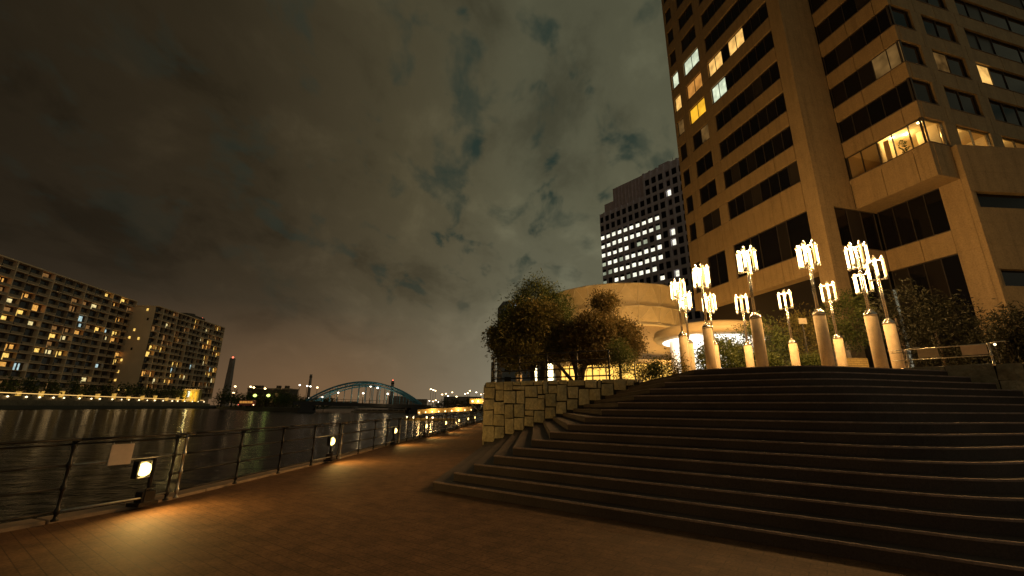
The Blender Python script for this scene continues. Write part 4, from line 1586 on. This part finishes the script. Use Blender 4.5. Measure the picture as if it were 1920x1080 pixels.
def strip_wall(parent, name, mat, pts, off0, off1, zf0, zf1):
    m_ = MB()
    for a, b_ in zip(pts[:-1], pts[1:]):
        d = (b_ - a).normalized()
        n_ = Vector((-d.y, d.x))
        za, zb = zf0(a), zf0(b_)
        ta_, tb_ = zf1(a), zf1(b_)
        p = [a + n_ * off0, b_ + n_ * off0, b_ + n_ * off1, a + n_ * off1]
        m_.add([(*p[0], za), (*p[1], zb), (*p[2], zb), (*p[3], za), (*p[0], ta_), (*p[1], tb_), (*p[2], tb_), (*p[3], ta_)],
               [(3, 2, 1, 0), (4, 5, 6, 7), (0, 1, 5, 4), (1, 2, 6, 5), (2, 3, 7, 6), (3, 0, 4, 7)])
    return m_.build(name, mat, parent)


def ztop(p):      # the lit line: measured heights
    s = max(0.0, min(1.0, (p.y - 112) / (300 - 112)))
    return 6.0 - 1.5 * s


strip_wall(lv, 'lower_wall', M['levee'], lev_pts, .5, 3, lambda p: -2, lambda p: ztop(p) * .55)
strip_wall(lv, 'upper_wall', M['levee'], lev_pts, 4.5, 40, lambda p: -2, lambda p: ztop(p) - .9)
hl = thing('lit_handrail', 'continuous line of golden light along the far bank promenade handrail', 'railing')
M['hand_lit'] = emitter('handrail_light', (1.0, .58, .17), 1.3)
m_ = MB()
for a, b_ in zip(lev_pts[:-1], lev_pts[1:]):
    d = (b_ - a).normalized()
    n_ = Vector((-d.y, d.x)) * 5.0
    m_.tube([(*(a + n_), ztop(a) + .15), (*(b_ + n_), ztop(b_) + .15)], .15, 6)
m_.build('light_line', M['hand_lit'], hl)
tot = [(lev_pts[i + 1] - lev_pts[i]).length for i in range(3)]


def on_bank(f_, off):
    s = f_ * sum(tot)
    for i in range(3):
        if s <= tot[i] or i == 2:
            d = (lev_pts[i + 1] - lev_pts[i]).normalized()
            return lev_pts[i] + d * s + Vector((-d.y, d.x)) * off
        s -= tot[i]


M['bank_globe'] = emitter('bank_lamp_globe', (1.0, .76, .42), 3.2)
for k in range(24):
    p = on_bank(.24 + .75 * k / 23 + random.uniform(-.006, .006), 4.0)
    m_ = MB()
    m_.tube([(0, 0, 0), (0, 0, .9)], .06, 6)
    o = thing('bank_lamp', '%s small warm lamp from the left under the far bank handrail' % ORD[k], 'lamp', (p.x, p.y, ztop(p) * .55), 0, 'lamps along the far bank')
    m_.build('stem', M['rail'], o)
    rr3 = random.uniform(.2, .4)
    MB().lathe([(.05, 0), (rr3, .2), (rr3, .45), (.05, .7)], 8, (0, 0, .9)).build('globe', M['bank_globe'], o)
    if k % 3 == 0:
        point_light('lamp_light', o, (0, -.6, 3.0), 170, (1, .62, .24), 1.2)
M['yellow_box'] = material('lit_shed', (.6, .45, .12), .8)
M['bollard_lit'] = emitter('bollard_light', (1.0, .56, .10), .55, (1.2, .6))
for k in range(16):
    p = on_bank(.22 + .76 * k / 15, 7.0)
    o = thing('lit_bollard', '%s squat golden lit post from the left behind the far bank handrail' % ORD[k], 'bollard', (p.x, p.y, ztop(p) - .9), 0, 'lit posts on the far bank')
    MB().box(-.6, .6, -.6, .6, 0, 1.7 + .5 * (k % 3)).build('shaft', M['bollard_lit'], o)
    MB().box(-.7, .7, -.7, .7, 1.7 + .5 * (k % 3), 1.9 + .5 * (k % 3)).build('cap', M['apt'], o)
# lit pavilion
p = at_depth(360, 742, 292)
pv = thing('lit_pavilion', 'small yellow lit pavilion at the foot of the farther apartment slab', 'pavilion', (p.x, p.y, 3.2), rad(20))
MB().box(-4.5, 4.5, -3, 3, 0, 8.0).build('wall', M['yellow_box'], pv)
MB().box(-5, 5, -3.4, 3.4, 8.0, 8.6).build('roof', M['apt'], pv)
for x in (-3.2, -1.2, 1.0, 3.0):
    MB().box(x - .55, x + .55, -3.1, -3.0, .6, 7.0).build('window', M['lit_white'] if x == -1.2 else M['lit_amber'], pv)
point_light('pavilion_light', pv, (0, -6, 5), 900, (1, .75, .25), .5)

# dark trees on the levee in front of the slabs
for k in range(16):
    f_ = .20 + .80 * k / 15
    p = on_bank(f_, random.uniform(9, 13))
    hgt = random.uniform(5.5, 9)
    zb_ = ztop(p) - 1.0
    tree('levee_tree', '%s dark bushy tree from the left before the far apartment slabs' % ORD[k], 'tree', (p.x, p.y, zb_),
         [([(0, 0, 0), (.1, 0, hgt * .5)], [.35, .2])],
         [(0, 0, hgt * .62, hgt * .38, hgt * .34, hgt * .36), (hgt * .2, 0, hgt * .45, hgt * .25, hgt * .25, hgt * .25)], 420, .95, M['leaf_c'], .6, group='trees on the far levee')

# =================================================================== CENTRE DISTANCE
# dark bank building with trees
p = at_depth(502, 745, 215)
db = thing('low_dark_building', 'low dark building with rooftop boxes beyond the trees left of the bridge', 'building', (p.x, p.y, .9), rad(4))
MB().box(-10, 10, 0, 10, 0, 8.4).build('wall', M['apt_dark'], db)
MB().box(-10.2, 10.2, -.2, 10.2, 8.4, 8.9).build('roof', M['apt_rail'], db)
for x in (-9, -6.5, 2, 6):
    MB().box(x, x + 1.6, 3, 5, 8.9, 10.3).build('roof_plant', M['apt_dark'], db)
for k in range(9):
    for f_ in range(2):
        MB().box(-9.5 + k * 2.15, -8.2 + k * 2.15, -.08, 0, 2 + f_ * 3.0, 3.6 + f_ * 3.0).build('window', M['lit_dim'] if (k * 7 + f_ * 3) % 5 == 0 else M['apt_win'], db)
for k in range(19):
    px = 408 + 11.6 * k + random.uniform(-4, 4)
    D = random.uniform(185, 205)
    p = at_depth(px, 750, D)
    hgt = random.uniform(4.5, 7.0) * (1.15 if px < 450 else 1.0 if px < 545 else .75)
    tree('riverside_tree', '%s dark riverside tree from the left between the slabs and the bridge' % ORD[k], 'tree', (p.x, p.y, .9), [([(0, 0, 0), (.1, 0, hgt * .5)], [.25, .15])],
         [(0, 0, hgt * .62, hgt * .4, hgt * .35, hgt * .36), (hgt * .2, 0, hgt * .42, hgt * .3, hgt * .25, hgt * .22)], 420, .65, M['leaf_a'] if k % 3 == 0 else M['leaf_c'], .6, group='trees on the bank left of the bridge')


def light_pole(px, py, D, zg, label, mat, group, r=.35, power=0, arms=1):
    p = at_depth(px, py, D)
    o = thing('street_light', label, 'street light', (p.x, p.y, zg), 0, group)
    h_ = p.z - zg
    MB().tube([(0, 0, 0), (0, 0, h_)], [.14, .08], 6).build('pole', M['rail'], o)
    MB().lathe([(.05, -.2), (r, 0), (r, .2), (.05, .4)], 8, (0, 0, h_)).build('lamp_head', M[mat], o)
    if power:
        point_light('lamp_light', o, (0, -.4, h_ - .9), power, (1, .66, .3), .3)
    return o


for k, (px, py, mk) in enumerate(sorted(((470, 725.5, 'spark'), (476, 727, 'spark'), (497, 729, 'spark'), (441, 725, 'spark'), (438, 737, 'spark'), (562, 722.5, 'spark_w'), (576, 724, 'spark_w'), (582, 725, 'spark_w'), (595, 727, 'spark')))):
    light_pole(px, py, 200, .9, '%s small street light from the left on the dark bank before the bridge' % ORD[k], mk, 'street lights left of the bridge', .42)
for px, py in ((478, 742), (503, 742)):
    p = at_depth(px, py, 184)
    o = thing('lit_tree_lamp', 'greenish lamp shining in the leaves of a bank tree, %s one' % ('left' if px < 490 else 'right'), 'lamp', (p.x, p.y, .9))
    MB().tube([(0, 0, 0), (0, 0, p.z - .9)], .08, 6).build('pole', M['rail'], o)
    MB().lathe([(.1, -.5), (.7, -.1), (.7, .3), (.1, .7)], 8, (0, 0, p.z - .9)).build('lamp_head', M['spark_g'], o)
    point_light('lamp_light', o, (0, -1.0, p.z - .9), 40, (.8, 1, .25), .6)
# lit bus on the bank road
p = at_depth(465, 750, 183)
bs = thing('parked_bus', 'small bus with red and white lights on the bank road', 'bus', (p.x, p.y, .95), rad(5))
M['bus'] = material('bus_paint', (.45, .12, .1), .5)
bd = MB().box(-2.9, 2.9, -1.1, 1.1, .45, 2.7).build('body', M['bus'], bs)
bevel(bd, .2, 2)
for k in range(5):
    MB().box(-2.6 + k * 1.05, -1.7 + k * 1.05, -1.13, -1.1, 1.5, 2.35).build('window', M['lit_orange'], bs)
for x in (-1.9, 1.9):
    MB().lathe([(.42, -.12), (.42, .12)], 12).build('wheel', M['dark'], bs, loc=(x, -1.0, .42), rot=(rad(90), 0, 0))
for x in (-2.95, 2.95):
    MB().lathe([(.1, -.1), (.25, 0), (.1, .1)], 8, (x, -1.0, .9)).build('headlight', M['spark'] if x > 0 else M['beacon'], bs)

# arch bridge -----------------------------------------------------------------
M['bridge'] = material('bridge_blue_paint', (.09, .30, .46), .5, noise=(.4, .15))
M['bridge_dark'] = material('bridge_deck', (.05, .05, .055), .8)
ba, bb_ = at_depth(574, 751, 152), at_depth(786, 757.5, 166)
brg = thing('arch_bridge', 'blue steel tied arch bridge across the river', 'bridge')
e1 = (bb_ - ba)
e1h = Vector((e1.x, e1.y, 0)).normalized()
nrm = Vector((-e1h.y, e1h.x, 0))
if nrm.y < 0:
    nrm = -nrm
zap = at_depth(676, 716, 158).z
rise = zap - (ba.z + bb_.z) / 2
for side in (0, 1):
    off = nrm * (9.0 * side)
    sh = e1h * (2.5 * side)
    pts, pts2 = [], []
    for k in range(25):
        f_ = k / 24
        p = ba.lerp(bb_, f_) + off + sh
        pts.append(p + Vector((0, 0, rise * 4 * f_ * (1 - f_))))
        pts2.append(p + Vector((0, 0, max(0, rise * 4 * f_ * (1 - f_) - .75 - .4 * math.sin(math.pi * f_)))))
    rb = MB().tube(pts, .34, 6).tube(pts2, .24, 6)
    for k in range(1, 24):
        rb.tube([pts[k], pts2[k]], .07, 4)
        if k < 23:
            rb.tube([pts[k], pts2[k + 1]], .06, 4)
    rb.build('arch_rib', M['bridge'], brg)
    for k in range(1, 16):
        f_ = k / 16
        p = ba.lerp(bb_, f_) + off + sh
        MB().tube([p + Vector((0, 0, -.2)), p + Vector((0, 0, rise * 4 * f_ * (1 - f_) - .6))], .13, 5).build('hanger', M['bridge'], brg)
m_ = MB()
for k in range(3, 22, 2):
    f_ = k / 24
    p = ba.lerp(bb_, f_) + Vector((0, 0, rise * 4 * f_ * (1 - f_)))
    m_.tube([p, p + nrm * 9 + e1h * 2.5], .1, 5)
m_.build('cross_brace', M['bridge'], brg)
a_ext, b_ext = ba - e1 * .10, bb_ + e1 * .12
m_ = MB()
dv = nrm * 10
for z0, z1 in ((-1.5, -.3),):
    P_ = [a_ext - nrm * .6, b_ext - nrm * .6, b_ext + dv, a_ext + dv]
    m_.add([(p.x, p.y, p.z + z0) for p in P_] + [(p.x, p.y, p.z + z1) for p in P_], [(3, 2, 1, 0), (4, 5, 6, 7), (0, 1, 5, 4), (1, 2, 6, 5), (2, 3, 7, 6), (3, 0, 4, 7)])
m_.build('deck', M['bridge_dark'], brg)
m_ = MB()
for k in range(41):
    p = a_ext.lerp(b_ext, k / 40) - nrm * .5
    m_.tube([p + Vector((0, 0, -.3)), p + Vector((0, 0, .75))], .045, 4)
m_.tube([a_ext - nrm * .5 + Vector((0, 0, .75)), b_ext - nrm * .5 + Vector((0, 0, .75))], .06, 5)
m_.build('parapet', M['bridge_dark'], brg)
for f_ in (.01, .97):
    p = ba.lerp(bb_, f_)
    m_ = MB()
    m_.box(-1.9, 1.9, -.5, 9.5, -2.5, p.z - 1.52, Matrix.Translation((p.x, p.y, 0)) @ Matrix.Rotation(math.atan2(e1h.y, e1h.x), 4, 'Z'))
    m_.box(-2.6, 2.6, -.9, 10, -2.5, .3, Matrix.Translation((p.x, p.y, 0)) @ Matrix.Rotation(math.atan2(e1h.y, e1h.x), 4, 'Z'))
    m_.build('pier', M['bridge_dark'], brg)
for k, (px, py) in enumerate(sorted(((634, 737), (681, 738), (695, 725), (708, 728), (727, 739), (604, 745), (579, 748)))):
    p = at_depth(px, py, 160)
    f_ = (p - ba).dot(e1) / e1.dot(e1)
    zg = (ba + e1 * f_).z - .3
    light_pole(px, py, 160, zg, '%s white street light from the left on the arch bridge' % ORD[k], 'spark_w', 'street lights on the bridge', .34, 300 if px in (681, 634, 727) else 0)

# long moored boat under the bridge
p = at_depth(695, 768, 150)
bo = thing('moored_boat', 'long low pale boat lying under the arch bridge', 'boat', (p.x, 172, WZ), math.atan2(e1h.y, e1h.x))
M['boat'] = material('boat_white', (.55, .52, .45), .5, noise=(.4, .2))
hull = [(-13.5, -1.7), (11, -1.7), (14, 0), (11, 1.7), (-13.5, 1.7)]
MB().prism(hull, -.3, .55).build('hull', M['boat'], bo)
MB().box(-12.5, 6.0, -1.4, 1.4, .56, 1.05).build('cabin', M['boat'], bo)
MB().box(6.5, 10.2, -1.4, 1.4, .56, 1.75).build('wheelhouse', M['boat'], bo)
for k in range(9):
    MB().box(-12 + k * 2.0, -10.6 + k * 2.0, -1.43, -1.4, .7, .98).build('window', M['dark'], bo)
for k in range(2):
    MB().box(6.8 + k * 1.7, 8.1 + k * 1.7, -1.43, -1.4, 1.1, 1.6).build('window', M['dark'], bo)

# landing stage: lit gangway and braced tower
ga, gb = at_depth(783, 772, 84), at_depth(887, 766.5, 84)
gw = thing('lit_gangway', 'long yellow lit gangway beam over the water at the landing stage', 'gangway')
M['gang'] = material('gangway_paint', (.55, .38, .14), .6, noise=(.7, .15))
gd = (gb - ga).normalized()
gn = Vector((gd.y, -gd.x, 0)).normalized()
m_ = MB()
P_ = [ga, gb, gb - gn * 2, ga - gn * 2]
m_.add([(p.x, p.y, p.z - .38) for p in P_] + [(p.x, p.y, p.z + .42) for p in P_], [(3, 2, 1, 0), (4, 5, 6, 7), (0, 1, 5, 4), (1, 2, 6, 5), (2, 3, 7, 6), (3, 0, 4, 7)])
m_.build('beam', M['gang'], gw)
m_ = MB()
m_.tube([ga + Vector((0, 0, .95)), gb + Vector((0, 0, .95))], .05, 5)
for k in range(15):
    p = ga.lerp(gb, k / 14)
    m_.tube([p + Vector((0, 0, .4)), p + Vector((0, 0, .95))], .035, 5)
m_.build('handrail', M['rail'], gw)
for k in range(9):
    p = ga.lerp(gb, .03 + .94 * k / 8) + gn * .14
    MB().lathe([(.03, -.06), (.08, 0), (.08, .06), (.03, .1)], 8, (p.x, p.y, p.z - .18)).build('lamp', M['spark'], gw)
    if k in (2, 6):
        point_light('lamp_light', gw, (p.x + gn.x * .7, p.y + gn.y * .7, p.z + .1), 140, (1, .6, .2), .1)
for f_ in (.04, .5, .96):
    p = ga.lerp(gb, f_)
    MB().tube([(p.x, p.y + 1, -2), (p.x, p.y + 1, p.z - .3)], .22, 10).build('pile', M['bridge_dark'], gw)
pontoon = at_depth(800, 779, 76)
ptn = thing('pontoon', 'flat floating pontoon with warm lights below the gangway', 'pontoon', (pontoon.x, pontoon.y, WZ), rad(3))
MB().box(-3.4, 4.8, -1.5, 1.5, -.4, .32).build('hull', M['gang'], ptn)
MB().tube([(-3.2, -1.4, .3), (-3.2, -1.4, .9), (4.6, -1.4, .9), (4.6, -1.4, .3)], .05, 6).build('rail', M['rail'], ptn)
for x in (-3.1, -2.0, .2, 1.2):
    MB().lathe([(.04, 0), (.12, .08), (.12, .2), (.04, .28)], 8, (x, -1.2, .35)).build('lamp', M['spark'], ptn)
point_light('lamp_light', ptn, (-1, -1.6, 1.3), 90, (1, .62, .22), .15)
p0, p1 = at_depth(889, 760, 72), at_depth(906, 760, 72)
lt = thing('landing_tower', 'braced steel tower with a lit yellow top at the end of the gangway', 'tower', ((p0.x + p1.x) / 2, 72, 0), 0)
hw = (p1.x - p0.x) / 2 + .25
m_ = MB()
zt_ = at_depth(895, 757, 72).z
for sx in (-1, 1):
    for sy in (-1, 1):
        m_.tube([(sx * hw, sy * hw, -2), (sx * hw, sy * hw, zt_)], .09, 6)
for sy in (-1, 1):
    m_.tube([(-hw, sy * hw, .1), (hw, sy * hw, zt_ - .1)], .06, 6)
    m_.tube([(hw, sy * hw, .1), (-hw, sy * hw, zt_ - .1)], .06, 6)
    m_.tube([(-hw, sy * hw, .1), (hw, sy * hw, .1)], .06, 6)
m_.build('braced_frame', M['bridge_dark'], lt)
MB().box(-hw - .4, hw + .6, -hw - .3, hw + .3, zt_, zt_ + .75).build('top_deck', M['gang'], lt)
for x in (-.9, 0, .9):
    MB().lathe([(.04, 0), (.12, .06), (.12, .16), (.04, .22)], 8, (x * hw, -hw - .42, zt_ + .25)).build('lamp', M['spark'], lt)
point_light('lamp_light', lt, (0, -hw - 1.0, zt_ + .5), 110, (1, .62, .2), .15)

# far skyline: towers and chimneys
M['sil'] = material('skyline', (.30, .24, .215), .9, noise=(.2, .3))
p = at_depth(425, 735, 420)
ft = thing('far_tower', 'dark tapering far tower with a red beacon right of the apartment slabs', 'tower', (p.x, p.y, 0))
zt_ = at_depth(431, 672, 420).z
m_ = MB()
for z0, z1, w0, w1 in ((0, zt_ * .35, 2.6, 2.4), (zt_ * .35, zt_ * .7, 2.3, 2.05), (zt_ * .7, zt_, 1.95, 1.75)):
    m_.add([(-w0, -w0, z0), (w0, -w0, z0), (w0, w0, z0), (-w0, w0, z0), (-w1, -w1, z1), (w1, -w1, z1), (w1, w1, z1), (-w1, w1, z1)],
           [(3, 2, 1, 0), (4, 5, 6, 7), (0, 1, 5, 4), (1, 2, 6, 5), (2, 3, 7, 6), (3, 0, 4, 7)])
m_.build('shaft', M['sil'], ft)
MB().lathe([(.3, 0), (1.0, .8), (.3, 1.6)], 8, (0, 0, zt_ + .2)).build('beacon', M['beacon'], ft)
for px, ytop, D, r0, lab in ((578.5, 702, 420, 1.15, 'slim dark chimney behind the left end of the bridge'), (734.5, 714, 420, 1.4, 'far chimney with a red light seen through the bridge arch')):
    p = at_depth(px, 740, D)
    zt_ = at_depth(px, ytop, D).z
    o = thing('far_chimney', lab, 'chimney', (p.x, p.y, 0))
    MB().lathe([(r0 * 1.25, 0), (r0, zt_)], 12).build('stack', M['sil'], o, smooth=True)
    MB().lathe([(r0 * 1.15, 0), (r0 * 1.15, 1.2)], 12, (0, 0, zt_ - 3)).build('collar', M['apt_dark'], o)
    if px > 700:
        MB().lathe([(.2, 0), (.7, .5), (.2, 1.0)], 8, (0, 0, zt_ + .1)).build('beacon', M['beacon'], o)
for k, (px, w_, h_) in enumerate(((745, 20, 12), (782, 18, 9), (640, 30, 6), (866, 40, 12))):
    p = at_depth(px, 756, 480)
    o = thing('far_building', ['pale far block right of the chimney inside the arch', 'low far block at the right foot of the arch', 'low far block seen under the left of the arch', 'low far shed behind the landing tower'][k], 'building', (p.x, p.y, 0))
    MB().box(-w_ / 2, w_ / 2, 0, 10, 0, h_).build('wall', M['sil'], o)
    MB().box(-w_ / 2 - .3, w_ / 2 + .3, -.3, 10.3, h_, h_ + .6).build('roof', M['apt_dark'], o)
for k, (px, py) in enumerate(sorted(((808, 730), (812.5, 731.5), (816.5, 733), (829, 740), (836, 738.5), (840, 743), (848, 736), (872, 739), (877, 737.5), (881, 733), (893, 736), (902, 740), (908, 738), (856, 744), (805, 752), (812, 753), (817, 751), (822, 754)))):
    light_pole(px, py, 260, .9, '%s tiny street light counted rightwards from the bridge foot' % ORD[k], 'spark' if k % 3 else 'spark_w', 'street lights right of the bridge', .38 + .12 * (k % 2))
for k in range(9):
    px = 822 + 10.5 * k
    p = at_depth(px, 752, 235)
    hgt = random.uniform(3.2, 5.5)
    tree('bank_tree', '%s dark small bank tree counted rightwards from the bridge foot' % ORD[k], 'tree', (p.x, p.y, .9), [([(0, 0, 0), (.1, 0, hgt * .5)], [.25, .15])],
         [(0, 0, hgt * .6, hgt * .5, hgt * .4, hgt * .38), (hgt * .3, 0, hgt * .4, hgt * .35, hgt * .3, hgt * .25)], 380, .6, M['leaf_c'] if k % 2 else M['leaf_a'], .6, group='trees on the bank right of the bridge')

# blue-grey building with a lit white sign behind the rounded tree
p = at_depth(962, 700, 120)
gb_ = thing('slim_building', 'slim grey blue building with a lit white sign half hidden by the rounded tree', 'building', (p.x, p.y, 0), rad(12))
M['slim'] = material('slim_cladding', (.20, .23, .28), .7, noise=(.4, .15))
zt_ = at_depth(955, 566, 120).z
MB().box(-3.0, 9, 0, 9, 0, zt_).build('wall', M['slim'], gb_)
M['white_sign'] = emitter('white_sign', (.85, .92, 1.0), 5)
s0 = at_depth(966, 572, 119)
sgm = MB()
sgm.add([(-.1, -.25, s0.z - .75), (1.5, -.25, s0.z - .2), (1.55, -.25, s0.z + .55), (-.05, -.25, s0.z - .05), (-.1, -.1, s0.z - .75), (1.5, -.1, s0.z - .2), (1.55, -.1, s0.z + .55), (-.05, -.1, s0.z - .05)],
        [(0, 1, 2, 3), (7, 6, 5, 4), (0, 4, 5, 1), (1, 5, 6, 2), (2, 6, 7, 3), (3, 7, 4, 0)])
sgm.build('sign', M['white_sign'], gb_)
for k in range(8):
    MB().box(-2.4, -.6, -.06, 0, 5 + k * 3.0, 6.7 + k * 3.0).build('window', M['apt_win'] if k % 4 else M['lit_dim'], gb_)
